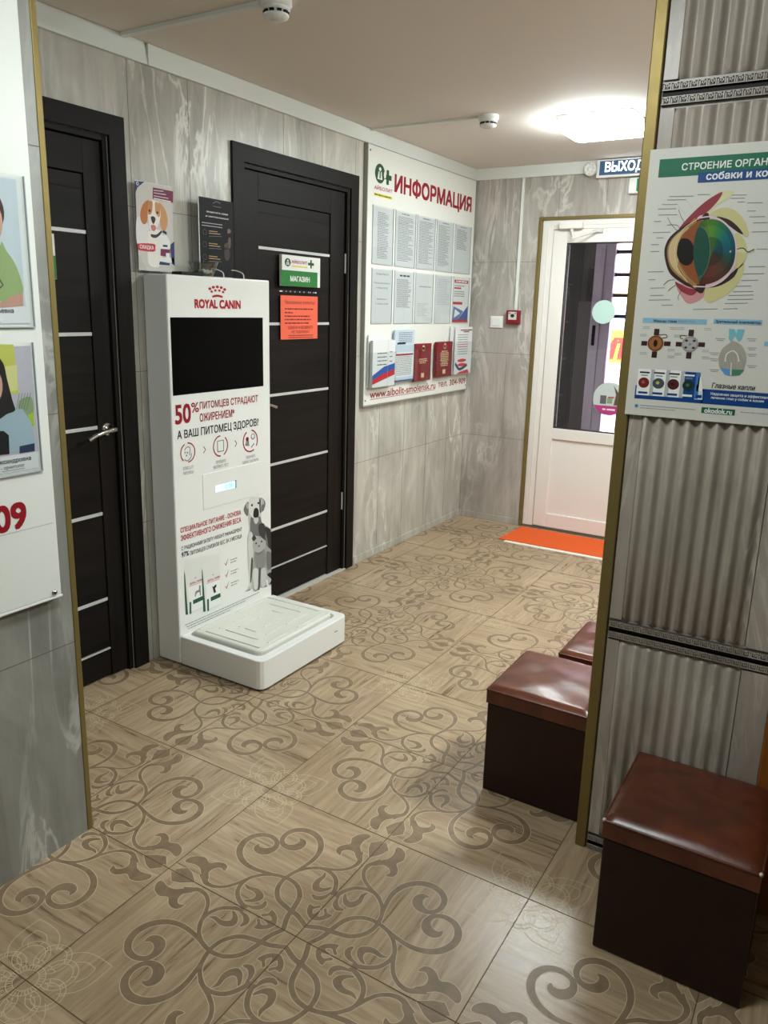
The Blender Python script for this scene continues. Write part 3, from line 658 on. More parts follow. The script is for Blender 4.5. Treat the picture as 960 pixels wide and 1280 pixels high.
for i, (cx, cy, gap) in enumerate(((250, 1032, 250), (437, 994, 70), (607, 965, 100))):
    f = MB(); c = K.px(*A(cx, cy)); r0 = .5 * (K.px(*A(cx + 43, cy))[0] - K.px(*A(cx - 43, cy))[0])
    f.ring(K, c, r0, r0, r0 * .12, .0008, 'dark_red', gap + 20, gap + 200); f.ring(K, c, r0, r0, r0 * .12, .0008, 'dark_red', gap + 225, gap + 340)
    ik = 'grey_ink'
    if i == 0:      # hands under a sitting pet
        f.line(K, smooth([(c[0] - r0 * .5, c[1] - r0 * .6), (c[0] - r0 * .1, c[1] - r0 * .8), (c[0] + r0 * .35, c[1] - r0 * .55), (c[0] + r0 * .5, c[1] - r0 * .1)], 4), r0 * .1, .0008, ik)
        f.line(K, smooth([(c[0] - r0 * .45, c[1] + r0 * .3), (c[0] - r0 * .1, c[1] + r0 * .55), (c[0] + r0 * .3, c[1] + r0 * .4), (c[0] + r0 * .2, c[1] - r0 * .3)], 4), r0 * .1, .0008, ik)
        for u, v in ((-.35, .05), (-.05, .0), (-.2, -.25)): f.disc(K, (c[0] + r0 * u, c[1] + r0 * v), r0 * .1, r0 * .1, .0008, ik, 10)
    elif i == 1:    # phone outline
        f.line(K, [(c[0] - r0 * .4, c[1] - r0 * .5), (c[0] + r0 * .4, c[1] - r0 * .5), (c[0] + r0 * .4, c[1] + r0 * .5), (c[0] - r0 * .4, c[1] + r0 * .5), (c[0] - r0 * .4, c[1] - r0 * .5)], r0 * .12, .0008, ik)
    else:           # vet with a pet
        f.disc(K, (c[0] + r0 * .35, c[1] + r0 * .35), r0 * .28, r0 * .28, .0008, ik, 14); f.disc(K, (c[0] + r0 * .35, c[1] + r0 * .38), r0 * .18, r0 * .18, .0009, 'gloss_white', 14)
        f.disc(K, (c[0] - r0 * .4, c[1] + r0 * .2), r0 * .2, r0 * .2, .0008, 'dark_red', 14); f.poly(K, [(c[0] - r0 * .7, c[1] - r0 * .35), (c[0] - r0 * .15, c[1] - r0 * .45), (c[0] - r0 * .2, c[1] + r0 * .05), (c[0] - r0 * .55, c[1] + r0 * .05)], .0008, ik)
        f.line(K, [(c[0] + r0 * .1, c[1] - r0 * .6), (c[0] + r0 * .5, c[1] - r0 * .3)], r0 * .12, .0008, ik)
    cap = .0125
    lines = (('ВЗВЕСЬТЕ', 'ПИТОМЦА'), ('ПРОЙДИТЕ', 'ЭКСПРЕСС-ТЕСТ'), ('ПОЛУЧИТЕ', 'ОЦЕНКУ ЭКСПЕРТА'))[i]
    for k, s_ in enumerate(lines): f.text(K, s_, .0008, 'grey_ink', left=(c[0], c[1] - r0 - .027 - k * .020), cap=cap, xs=.66, align='C')
    f.build('step_icon', kiosk)
for cx, cy in ((345, 1015), (524, 980)):
    f = MB(); c = K.px(*A(cx, cy)); f.line(K, [(c[0] - .006, c[1] + .014), (c[0] + .006, c[1]), (c[0] - .006, c[1] - .014)], .0035, .0008, 'ink'); f.build('arrow', kiosk)
# display
f = MB(); q0, q1 = K.px(*A(333, 1158)), K.px(*B(505, 92)); 
f.slab(K, q0[0], q1[0], q1[1], q0[1], -.005, .0022, 'gloss_white'); dp = f.build('display_panel', kiosk, bevel=.0015)
lcd = emit(120, 178, 214, 1.1, 'lit_lcd'); f = MB(); a0, b0 = K.px(*B(305, 88)); a1, b1 = K.px(*B(393, 40)); zc_ = .5 * (K.px(*B(305, 70))[1] + K.px(*B(393, 54))[1])
f.slab(K, a0, a1, zc_ - .014, zc_ + .014, .001, .0028, lcd); f.slab(K, a1 - .006, a1, zc_ - .017, zc_ + .017, .001, .003, 'ink')
f.text(K, '0.00', .0031, flat(70, 120, 170, .5), tl=(a0 + .45 * (a1 - a0), zc_ + .009), br=(a0 + .84 * (a1 - a0), zc_ - .009)); f.build('lit_display', dp)
f = MB()
f.text(K, 'СПЕЦИАЛЬНОЕ ПИТАНИЕ - ОСНОВА', .0008, 'red', **box2(K, B, 156, 238, 262, 415, 164, 189), bold=.02)
f.text(K, 'ЭФФЕКТИВНОГО СНИЖЕНИЯ ВЕСА', .0008, 'red', **box2(K, B, 157, 270, 294, 415, 194, 218), bold=.02)
f.build('slogan', kiosk); f = MB()
f.text(K, 'С РАЦИОНАМИ SATIETY WEIGHT MANAGEMENT', .0008, 'ink', **box2(K, B, 160, 319, 339, 419, 237, 257), bold=.008)
f.text(K, '97%', .0008, 'ink', **box2(K, B, 161, 346, 367, 191, 336, 357), bold=.02)
f.text(K, 'ПИТОМЦЕВ СНИЗИЛИ ВЕС ЗА 3 МЕСЯЦА', .0008, 'ink', **box2(K, B, 197, 336, 356, 419, 268, 289), bold=.008)
f.build('claim', kiosk)
# printed food bags
E_ = crop(225, 680, 10.105); grn = flat(38, 84, 62, .5); bagw = flat(222, 223, 219, .5); wht = flat(234, 235, 231, .5)
for i, dx in enumerate((0, 222)):
    dy = -dx * .17; g = lambda pts: [(x + dx, y + dy) for x, y in pts]; dz = .0008 + i * .0004
    f = MB()
    f.poly(K, on(K, E_, g([(50, 195), (272, 165), (300, 800), (120, 890), (75, 895), (62, 500)])), dz, bagw)
    f.poly(K, on(K, E_, g([(50, 345), (62, 390), (100, 890), (70, 895), (58, 640)])), dz + .0001, grn)
    f.poly(K, on(K, E_, g([(100, 530), (280, 470), (290, 790), (125, 860)])), dz + .0001, wht)
    f.poly(K, on(K, E_, g([(118, 735), (140, 730), (142, 880), (120, 888)])), dz + .0002, grn)
    f.poly(K, on(K, E_, g([(162, 710), (285, 655), (288, 705), (165, 762)])), dz + .0002, grn)
    f.line(K, on(K, E_, g([(110, 538), (278, 478)])), .0018, dz + .0002, 'red')
    f.text(K, 'ROYAL CANIN', dz + .0002, 'red', tl=K.px(*E_(125 + dx, 492 + dy)), br=K.px(*E_(276 + dx, 462 + dy)), bold=.02)
    cp = K.px(*E_(193 + dx, 432 + dy)); f.ring(K, (cp[0], cp[1] - .004), .006, .007, .002, dz + .0002, 'red', 40, 140, 8)
    for t in (-30, 0, 30): f.disc(K, (cp[0] + .006 * math.sin(math.radians(t)), cp[1] + .002 + .002 * math.cos(math.radians(t))), .001, .0015, dz + .0002, 'red', 8)
    if i == 0: f.poly(K, on(K, E_, [(185, 665), (190, 610), (205, 590), (235, 580), (240, 520), (258, 520), (258, 560), (262, 650), (250, 652), (245, 605), (215, 615), (200, 640), (195, 668)]), dz + .0003, 'grey_ink')
    else: f.poly(K, on(K, E_, [(403, 530), (420, 540), (440, 515), (458, 510), (455, 540), (440, 560), (452, 605), (430, 622), (420, 600)]), dz + .0003, 'ink')
    f.build('food_bag_print', kiosk)
for cx, cy in ((353, 388), (355, 437), (356, 487)):
    f = MB(); c = K.px(*B(cx, cy)); f.line(K, [(c[0] - .012, c[1]), (c[0] - .005, c[1] - .012), (c[0] + .012, c[1] + .016)], [.003, .006, .001], .0008, 'dark_red')
    for k in range(2): f.dashes(K, c[0] + .025, c[0] + .075, c[1] + .002 - k * .012, .004, .0008, 'grey_ink', rnd, 1 - k * .2)
    f.build('check_mark', kiosk)
f = MB()
for k in range(3): f.dashes(K, .50 + .008 * k, .98 - .1 * k, .168 - .011 * k, .0032, .0008, 'grey_ink', rnd)
f.build('fine_print', kiosk)
# dog and cat print, in greys
G = crop(295, 600, 8.53); g = lambda *c: flat(c[0], c[0], c[0] - 3, .5); f = MB()
def shape(pts, z, col, k=5): f.poly(K, [(min(a, KY1 - .004), b) for a, b in on(K, G, smooth(pts, k, True))], z, col)
shape([(150, 200), (200, 180), (255, 185), (270, 230), (265, 330), (275, 450), (330, 490), (380, 540), (398, 640), (400, 1085), (345, 1115), (330, 1060), (250, 1150), (150, 1165), (95, 1190), (135, 1120), (125, 900), (118, 640), (140, 520), (128, 400), (128, 280)], .0008, g(188))
shape([(160, 390), (250, 390), (275, 455), (320, 500), (380, 550), (390, 740), (330, 745), (300, 620), (240, 600), (180, 600), (160, 640), (150, 560)], .0009, g(112))
shape([(310, 500), (385, 560), (395, 745), (350, 750), (335, 640)], .00095, g(48))
shape([(240, 480), (300, 470), (310, 600), (250, 590)], .00096, g(62))
shape([(145, 560), (178, 600), (180, 900), (160, 1110), (135, 1120), (140, 900), (128, 700)], .00095, g(206))
shape([(160, 850), (178, 850), (165, 1060), (150, 1080)], .00097, g(70))
shape([(108, 245), (132, 240), (132, 340), (120, 385), (95, 360), (80, 310)], .001, g(112)); shape([(106, 252), (128, 246), (130, 300), (112, 300)], .00105, g(170))
shape([(262, 190), (300, 215), (312, 260), (290, 330), (268, 325), (265, 260)], .001, g(112)); shape([(266, 197), (290, 214), (296, 250), (272, 262)], .00105, g(178))
shape([(150, 205), (200, 180), (250, 188), (268, 250), (255, 350), (235, 395), (180, 405), (140, 350), (132, 270)], .0011, g(214))
shape([(192, 310), (222, 298), (240, 330), (238, 390), (200, 402), (182, 380)], .00115, g(40)); shape([(190, 410), (235, 400), (235, 440), (210, 470), (190, 440)], .00115, g(200))
for cx, cy in ((168, 268), (236, 246)): f.disc(K, K.px(*G(cx, cy)), .0062, .0058, .0012, g(25), 14)
shape([(245, 200), (262, 220), (262, 320), (272, 330), (262, 350), (250, 330)], .00115, g(70))
# cat in front
shape([(190, 640), (250, 600), (310, 640), (325, 700), (385, 760), (398, 850), (398, 990), (320, 1010), (320, 1130), (255, 1150), (245, 1165), (180, 1170), (175, 900), (190, 780), (175, 700)], .0013, g(156))
shape([(330, 760), (390, 800), (396, 900), (340, 960), (320, 860)], .00135, g(112)); shape([(240, 960), (262, 950), (250, 1150), (235, 1150)], .00137, g(72))
shape([(200, 760), (300, 740), (310, 900), (260, 950), (210, 930)], .00135, g(134)); shape([(180, 960), (235, 960), (230, 1140), (190, 1150)], .00136, g(206)); shape([(265, 960), (318, 950), (315, 1110), (270, 1130)], .00136, g(196))
shape([(168, 620), (188, 590), (215, 620), (195, 645), (180, 650)], .0014, g(64)); shape([(262, 600), (300, 590), (310, 640), (290, 630)], .0014, g(64))
shape([(185, 650), (245, 605), (310, 650), (305, 720), (250, 770), (195, 760), (178, 710)], .0014, g(172)); shape([(200, 750), (250, 740), (300, 720), (270, 785), (220, 800)], .00138, g(118))
for cx, cy in ((212, 675), (270, 655)): f.disc(K, K.px(*G(cx, cy)), .0055, .005, .0015, g(30), 14)
f.poly(K, on(K, G, [(232, 700), (252, 692), (245, 718)]), .0015, g(60)); shape([(330, 1010), (385, 985), (398, 1080), (350, 1115), (375, 1060)], .0014, g(34))
for x0, y0, x1, y1 in ((95, 1192, 150, 1168), (200, 1182, 245, 1158), (280, 1148, 330, 1128)): f.poly(K, on(K, G, [(x0, y0), (x1, y1 - 6), (x1, y1 + 6)]), .0015, g(50))
f.build('dog_and_cat_print', kiosk)

# ---------------------------------------------------------------- things on top of the kiosk
FX = -.978; P1 = Plane('x', FX); D = crop(160, 215, 9.846)
st = thing('sign_holder', 'clear acrylic holder with a beagle discount leaflet on top of the kiosk', 'sign holder', (-.94, .53, KH))
qa, qb = P1.px(*D(85, 82)), P1.px(*D(580, 1155)); y0, z1, y1, z0 = qa[0], qa[1], qb[0], KH + .012
z1 = max(z1, P1.px(*D(560, 175))[1])
f = MB(); f.slab(P1, y0, y1, KH, z1, -.006, -.003, 'acrylic'); f.slab(P1, y0, y1, KH + .0005, KH + .0035, -.006, .05, 'acrylic'); f.prism([(FX - .004, y0, KH), (FX + .048, y0, KH + .001), (FX - .001, y0, KH + .07)], (0, .003, 0), 'acrylic'); f.build('holder', st)
f = MB(); f.slab(P1, y0 + .002, y1 - .002, z0, z1 - .003, -.0029, -.0022, 'paper'); lf = f.build('leaflet', st)
f = MB(); O0 = -.0018
def sh1(pts, z, col, sm=True): f.poly(P1, on(P1, D, smooth(pts, 5, True) if sm else pts), O0 + z, col)
navy = flat(44, 52, 104, .5); plum = flat(118, 36, 74, .5)
f.rect(P1, y0 + .003, y1 - .003, z0 + .001, z1 - .005, O0, flat(204, 198, 192, .5))
sh1([(85, 110), (205, 118), (120, 190), (95, 260)], .0002, navy, False); f.text(P1, 'O', O0 + .0004, wht, tl=P1.px(*D(103, 118)), br=P1.px(*D(135, 165)), bold=.02)
sh1([(310, 188), (560, 238), (558, 380), (306, 330)], .0002, plum, False)
for k, (a, b) in enumerate(((225, 240), (255, 275), (292, 315), (322, 350))): f.line(P1, [P1.px(*D(320, a)), P1.px(*D(440 + 30 * k, b - 2 + 6 * k))], .0035 if k == 3 else .0022, O0 + .0004, wht)
sh1([(115, 560), (250, 640), (250, 880), (120, 900)], .0001, flat(226, 222, 220, .5))
# beagle: chest, ears, face
tan = flat(186, 112, 58, .5); tan2 = flat(205, 150, 100, .5); wfur = flat(236, 230, 222, .5)
sh1([(265, 730), (400, 720), (430, 850), (400, 1150), (260, 1130), (250, 870)], .0002, wfur)
sh1([(262, 350), (205, 375), (165, 450), (155, 560), (180, 630), (215, 640), (240, 600), (250, 470)], .0003, tan)
sh1([(380, 380), (440, 430), (485, 530), (490, 640), (460, 720), (410, 690), (395, 560)], .0003, tan2)
sh1([(258, 360), (320, 350), (385, 390), (405, 480), (395, 590), (360, 680), (320, 745), (270, 700), (255, 600), (245, 480)], .0004, wfur)
sh1([(255, 365), (300, 360), (305, 430), (290, 510), (255, 520), (245, 450)], .0005, flat(190, 128, 78, .5)); sh1([(340, 370), (390, 400), (402, 480), (385, 555), (345, 510), (335, 440)], .0005, flat(200, 144, 96, .5))
for x, y in ((268, 475), (365, 500)): f.disc(P1, P1.px(*D(x, y)), .0055, .005, O0 + .0006, flat(66, 34, 20, .4), 14)
sh1([(285, 555), (315, 545), (340, 570), (335, 610), (315, 640), (292, 600)], .0006, flat(40, 32, 34, .4)); sh1([(285, 660), (320, 650), (350, 680), (330, 725), (295, 715)], .0006, flat(200, 120, 120, .5))
sh1([(285, 765), (350, 770), (415, 720), (410, 760), (350, 810), (295, 800)], .0006, flat(44, 48, 62, .5)); sh1([(420, 740), (440, 715), (480, 740), (480, 775)], .0006, flat(40, 42, 54, .5), False)
sh1([(415, 780), (480, 775), (520, 860), (522, 950), (400, 945), (392, 850)], .0005, wht, False); sh1([(432, 895), (490, 900), (490, 925), (432, 920)], .0006, flat(44, 48, 62, .5), False)
pl = [(130, 880), (320, 885), (338, 930), (320, 980), (140, 960), (125, 920)]; sh1(pl, .0006, flat(192, 46, 66, .5)); f.text(P1, 'СКИДКА', O0 + .0008, wht, tl=P1.px(*D(147, 893)), br=P1.px(*D(322, 965)), bold=.02)
sh1([(530, 890), (572, 855), (580, 1155), (545, 1130), (522, 950)], .0004, navy, False); sh1([(405, 945), (520, 955), (522, 1050), (402, 1030)], .0006, plum, False); sh1([(470, 995), (515, 1000), (515, 1060), (470, 1050)], .0008, wht, False); sh1([(395, 1100), (520, 1125), (510, 1150), (385, 1140)], .0005, navy, False); sh1([(410, 1050), (570, 1060), (570, 1120), (405, 1100)], .0004, wht, False)
f.build('print', lf)

P2 = Plane('x', -.955); D2c = crop(235, 240, 11.636)
bt = thing('leaflet_stand', 'black leaflet with white lettering in a clear stand on the kiosk, beside the clear bowl', 'leaflet', (-.94, .83, KH))
ya, za = P2.px(*D2c(155, 58)); yb = P2.px(*D2c(675, 1100))[0]; yb = max(yb, P2.px(*D2c(640, 135))[0])
f = MB(); f.slab(P2, ya, yb, KH + .006, za, -.004, -.001, flat(10, 10, 11, .6, 0, .25)); lf = f.build('leaflet', bt)
f = MB(); f.slab(P2, ya - .002, ya + .0005, KH + .004, za + .001, -.0045, .0005, 'acrylic'); f.slab(P2, ya - .003, ya, KH + .004, za + .001, -.0045, -.0005, wht)
f.slab(P2, ya, yb, KH, KH + .004, -.005, .05, 'acrylic')
for yy in (ya + .075, yb - .004): f.tube(smooth([(-.955 + .004, yy - .02, KH + .035), (-.935, yy - .008, KH + .034), (-.905, yy, KH + .022), (-.90, yy + .001, KH + .001)], 5), .0022, wht, 8)
f.build('stand', bt)
f = MB()
f.text(P2, 'ЗАЩИТИТЕ СЕБЯ', 0, wht, tl=P2.px(*D2c(268, 272)), br=P2.px(*D2c(578, 345)), bold=.03); f.text(P2, 'И ОКРУЖАЮЩИХ', 0, wht, tl=P2.px(*D2c(258, 338)), br=P2.px(*D2c(592, 410)), bold=.03)
f.line(P2, [P2.px(*D2c(x, y)) for x, y in ((365, 165), (400, 140), (440, 148), (470, 168))], .0015, 0, 'lt_ink'); f.line(P2, [P2.px(*D2c(365, 205)), P2.px(*D2c(480, 228))], .002, 0, 'grey_ink')
for y in (440, 480): f.line(P2, [P2.px(*D2c(200, y)), P2.px(*D2c(500, y + 40))], .003, 0, 'lt_ink')
am = flat(188, 160, 104, .5)
for y in (565, 745, 930):
    f.line(P2, [P2.px(*D2c(305, y)), P2.px(*D2c(430, y + 15))], .0028, 0, am); f.line(P2, [P2.px(*D2c(305, y + 32)), P2.px(*D2c(470, y + 50))], .0028, 0, am)
    f.line(P2, [P2.px(*D2c(305, y + 75)), P2.px(*D2c(490, y + 85))], .0014, 0, 'grey_ink'); c = P2.px(*D2c(245, y + 15)); f.ring(P2, c, .011, .011, .0018, 0, flat(84, 86, 90, .5))
for pts, col in (([(575, 545), (600, 535), (625, 570), (605, 600), (575, 600)], 120), ([(590, 670), (620, 680), (620, 780), (600, 830), (575, 790)], 96), ([(530, 760), (575, 740), (590, 800), (545, 840), (528, 800)], 78), ([(530, 820), (600, 850), (605, 960), (560, 1000), (530, 940)], 60)):
    f.poly(P2, smooth(on(P2, D2c, pts), 4, True), .0002, flat(col, int(col * .86), int(col * .8), .5))
f.build('print', lf)
# clear bowl with sweets in wrappers, dark tablet
bx, by = -.905, .705
bowl = MB(); bowl.lathe([(.036, .001), (.038, .003), (.062, .054), (.0635, .0565), (.061, .0565), (.0585, .054), (.035, .006), (.001, .005)], (bx, by, KH), (0, 0, 1), 'bowl', 32)
o = bowl.build('bowl'); tag(o, 'small clear plastic bowl on top of the kiosk', 'bowl')
for k, (dx, dy, dz, col) in enumerate(((.012, .01, .012, (232, 234, 230)), (-.012, -.012, .012, (60, 120, 66)), (.004, -.018, .012, (236, 236, 232)))):
    f = MB(); c = Vector((bx + dx, by + dy, KH + .0185)); mt = flat(*col, .3)
    f.lathe([(.002, -.022), (.009, -.02), (.003, -.013), (.008, -.009), (.0095, 0), (.008, .009), (.003, .013), (.009, .02), (.002, .022)], c, (.5 + k * .4, 1 - k * .6, .12), mt, 10); o = f.build('wrapped_sweet'); o.location = (0, 0, 0)
    tag(o, ('white wrapped sweet at the front of the clear bowl', 'green wrapped sweet in the clear bowl', 'white wrapped sweet at the left side of the clear bowl')[k], 'sweet', 'wrapped sweets in the bowl')
f = MB(); f.box(-.925, -.872, .552, .672, KH + .0005, KH + .013, 'black'); o = f.build('tablet', bevel=.003); tag(o, 'flat black tablet lying on top of the kiosk, by the beagle leaflet', 'tablet')

# ---------------------------------------------------------------- door signs
DL = Plane('x', XW - .012)
S5 = crop(340, 310, 10.66); sign_g = flat(44, 122, 58, .35)
a0, b1 = DL.px(*S5(118, 85)); a1, b0 = DL.px(*S5(606, 530))
f = MB(); f.slab(DL, a0 - .012, a1, b0, b1, .0, .016, 'white'); so = f.build('door_sign', bevel=.001)
tag(so, 'white and green shop sign on the dark door, above the orange notice', 'sign')
F = Plane('x', XW + .0045)
bm_ = F.px(*S5(360, 308))[1]; a0, b1 = F.px(*S5(118, 85)); a1, b0 = F.px(*S5(606, 530))
f = MB(); f.rect(F, a0, a1 - .001, b0 + .001, bm_, .0, sign_g); f.text(F, 'МАГАЗИН', .0004, 'white', tl=F.px(*S5(245, 372)), br=F.px(*S5(500, 458)), bold=.03)
f.build('green_field', so)
mag = flat(168, 36, 96, .5); yel = flat(228, 208, 60, .5); dgr = flat(38, 78, 44, .5)
def logo(F, c, r, rb, off, f):
    f.disc(F, c, r, rb, off, dgr, 24); f.disc(F, (c[0], c[1] + rb * .45), r * .25, rb * .2, off + .0003, 'white', 12)
    f.poly(F, [(c[0] - r * .3, c[1] + rb * .2), (c[0] + r * .3, c[1] + rb * .2), (c[0] + r * .5, c[1] - rb * .6), (c[0] - r * .5, c[1] - rb * .6)], off + .0003, 'white')
    f.rect(F, c[0] - r * .12, c[0] + r * .12, c[1] - rb * .5, c[1] + rb * .2, off + .0006, dgr)
def cross(F, c, r, rb, t, off, f):
    f.rect(F, c[0] - r, c[0] + r, c[1] - t, c[1] + t, off, dgr); f.rect(F, c[0] - t, c[0] + t, c[1] - rb, c[1] + rb, off + .0001, dgr)
f = MB(); logo(F, F.px(*S5(210, 190)), .023, .019, .0003, f); f.text(F, 'АЙБОЛИТ', .0004, mag, tl=F.px(*S5(262, 150)), br=F.px(*S5(468, 222)), bold=.015)
f.line(F, [F.px(*S5(262, 240)), (F.px(*S5(470, 248))[0], F.px(*S5(262, 240))[1])], .006, .0004, yel); cross(F, F.px(*S5(519, 217)), .024, .020, .006, .0004, f); f.build('emblem', so)
a0, b1 = DL.px(*S5(98, 565)); a1, b0 = DL.px(*S5(586, 605))
f = MB(); f.slab(DL, a0, a1, b0, b1, .0, .003, 'white'); r2 = random.Random(5); f.dashes(DL, a0 + .02, a1 - .015, (b0 + b1) / 2 - .003, .006, .0032, 'ink', r2); o = f.build('door_strip'); tag(o, 'thin white strip with tiny dark print between the shop sign and the orange notice', 'label')
S0 = DL; a0, b1 = S0.px(*S5(110, 628)); a1, b0 = S0.px(*S5(600, 1205)); og = flat(236, 104, 76, .55); br = flat(120, 34, 30, .5)
f = MB(); f.slab(S0, a0, a1, b0, b1, .0, .0025, og); no = f.build('door_notice'); tag(no, 'orange paper notice taped to the dark door below the shop sign', 'notice')
f = MB(); r2 = random.Random(8)
f.text(S0, 'Уважаемые клиенты!', .0028, br, tl=(a0 + .03, b1 - .022), br=(a1 - .025, b1 - .040))
for k, (y, w) in enumerate(((.062, .92), (.080, .25), (.097, .8), (.113, .85), (.13, .8))): f.dashes(S0, a0 + .03, a1 - .02, b1 - y - .004, .006, .0028, br, r2, w)
f.text(S0, 'ОБМЕНУ И ВОЗВРАТУ', .0028, br, tl=(a0 + .055, b1 - .145), br=(a1 - .04, b1 - .160), bold=.01); f.text(S0, 'НЕ ПОДЛЕЖАТ', .0028, br, tl=(a0 + .085, b1 - .167), br=(a1 - .07, b1 - .182), bold=.01)
for y in (.193, .203): f.dashes(S0, a0 + .06, a1 - .04, b1 - y, .004, .0028, br, r2)
f.build('lettering', no)
DL1 = Plane('x', XW - .0165); a0, b1 = DL1.px(62, 292); a1, b0 = DL1.px(68.5, 349)
f = MB(); f.slab(DL1, a1 - .30, a1, b0, b1, .0, .012, 'white'); o = f.build('door_sign', bevel=.001); tag(o, 'white and green door sign half hidden behind the gold edge, left of the kiosk', 'sign')
f = MB(); f.rect(DL1, a1 - .299, a1 - .001, b0 + .001, b0 + (b1 - b0) * .52, .0124, sign_g); f.build('green_field', o)

# ---------------------------------------------------------------- information board
IB = Plane('x', XW + .022); I = crop(440, 170, 3.659)
iy0, iy1, iz0, iz1 = 2.042, 3.402, .938, 2.328
ib = thing('information_board', 'large white information board with red lettering beside the dark door', 'board', (XW + .011, 2.74, iz0))
f = MB(); f.box(XW + .002, IB.v, iy0, iy1, iz0, iz1, 'board'); f.build('panel', ib, bevel=.003)
f = MB()
for (a, b, c, d) in ((iy0 - .007, iy0 - .001, iz0 - .004, iz1 + .002), (iy1 + .001, iy1 + .006, iz0 - .004, iz1 + .002), (iy0, iy1, iz0 - .006, iz0 - .001)): f.box(XW + .002, IB.v + .003, a, b, c, d, 'grey_edge')
f.build('edging', ib)
f = MB(); f.text(IB, 'ИНФОРМАЦИЯ', .0006, 'dark_red', **box2(IB, I, 196, 178, 272, 545, 274, 358), bold=.034); f.build('title', ib)
f = MB(); c = IB.px(*I(128, 172)); logo(IB, c, .052, .050, .0005, f); f.disc(IB, (c[0] + .052, c[1]), .012, .02, .0009, 'board', 12); cross(IB, IB.px(*I(163, 190)), .042, .038, .013, .0006, f)
f.text(IB, 'АЙБОЛИТ', .0006, mag, tl=IB.px(*I(102, 220)), br=IB.px(*I(184, 263)), bold=.015); p = IB.px(*I(100, 257)); q = IB.px(*I(184, 270)); f.rect(IB, p[0], q[0], p[1] - .016, p[1] - .001, .0006, yel); r2 = random.Random(2); f.dashes(IB, p[0] + .005, q[0] - .005, p[1] - .011, .006, .0009, dgr, r2); f.build('emblem', ib)
f = MB(); L6 = crop(455, 395, 6.62); uz1, uz0 = IB.px(*L6(50, 622))[1], IB.px(*L6(50, 684))[1]; t0, t1 = IB.px(*I(82, 1172)), IB.px(*I(380, 1160)); f.text(IB, 'www.aibolit-smolensk.ru', .0006, 'dark_red', tl=(t0[0], uz1), br=(t1[0], uz0), bold=.012)
f.rect(IB, t0[0], t1[0], uz0 - .008, uz0 - .005, .0006, 'dark_red'); t0, t1 = IB.px(*I(393, 1150)), IB.px(*I(517, 1145)); f.text(IB, 'тел. 304-909', .0006, 'dark_red', tl=(t0[0], uz1), br=(t1[0], uz0 + .004), bold=.012); f.build('contact_line', ib)
cols = [(93, 188), (198, 291), (298, 381), (388, 465), (473, 546)]; col2 = [(88, 182), (192, 280), (288, 370), (379, 453), (461, 534)]
rowz = ((IB.px(*I(93, 312))[1], IB.px(*I(188, 594))[1]), (IB.px(*I(88, 602))[1], IB.px(*I(182, 857))[1]))
ordw = ('leftmost', 'second from left', 'middle', 'fourth from left', 'rightmost')
pcol = flat(206, 209, 210, .45)
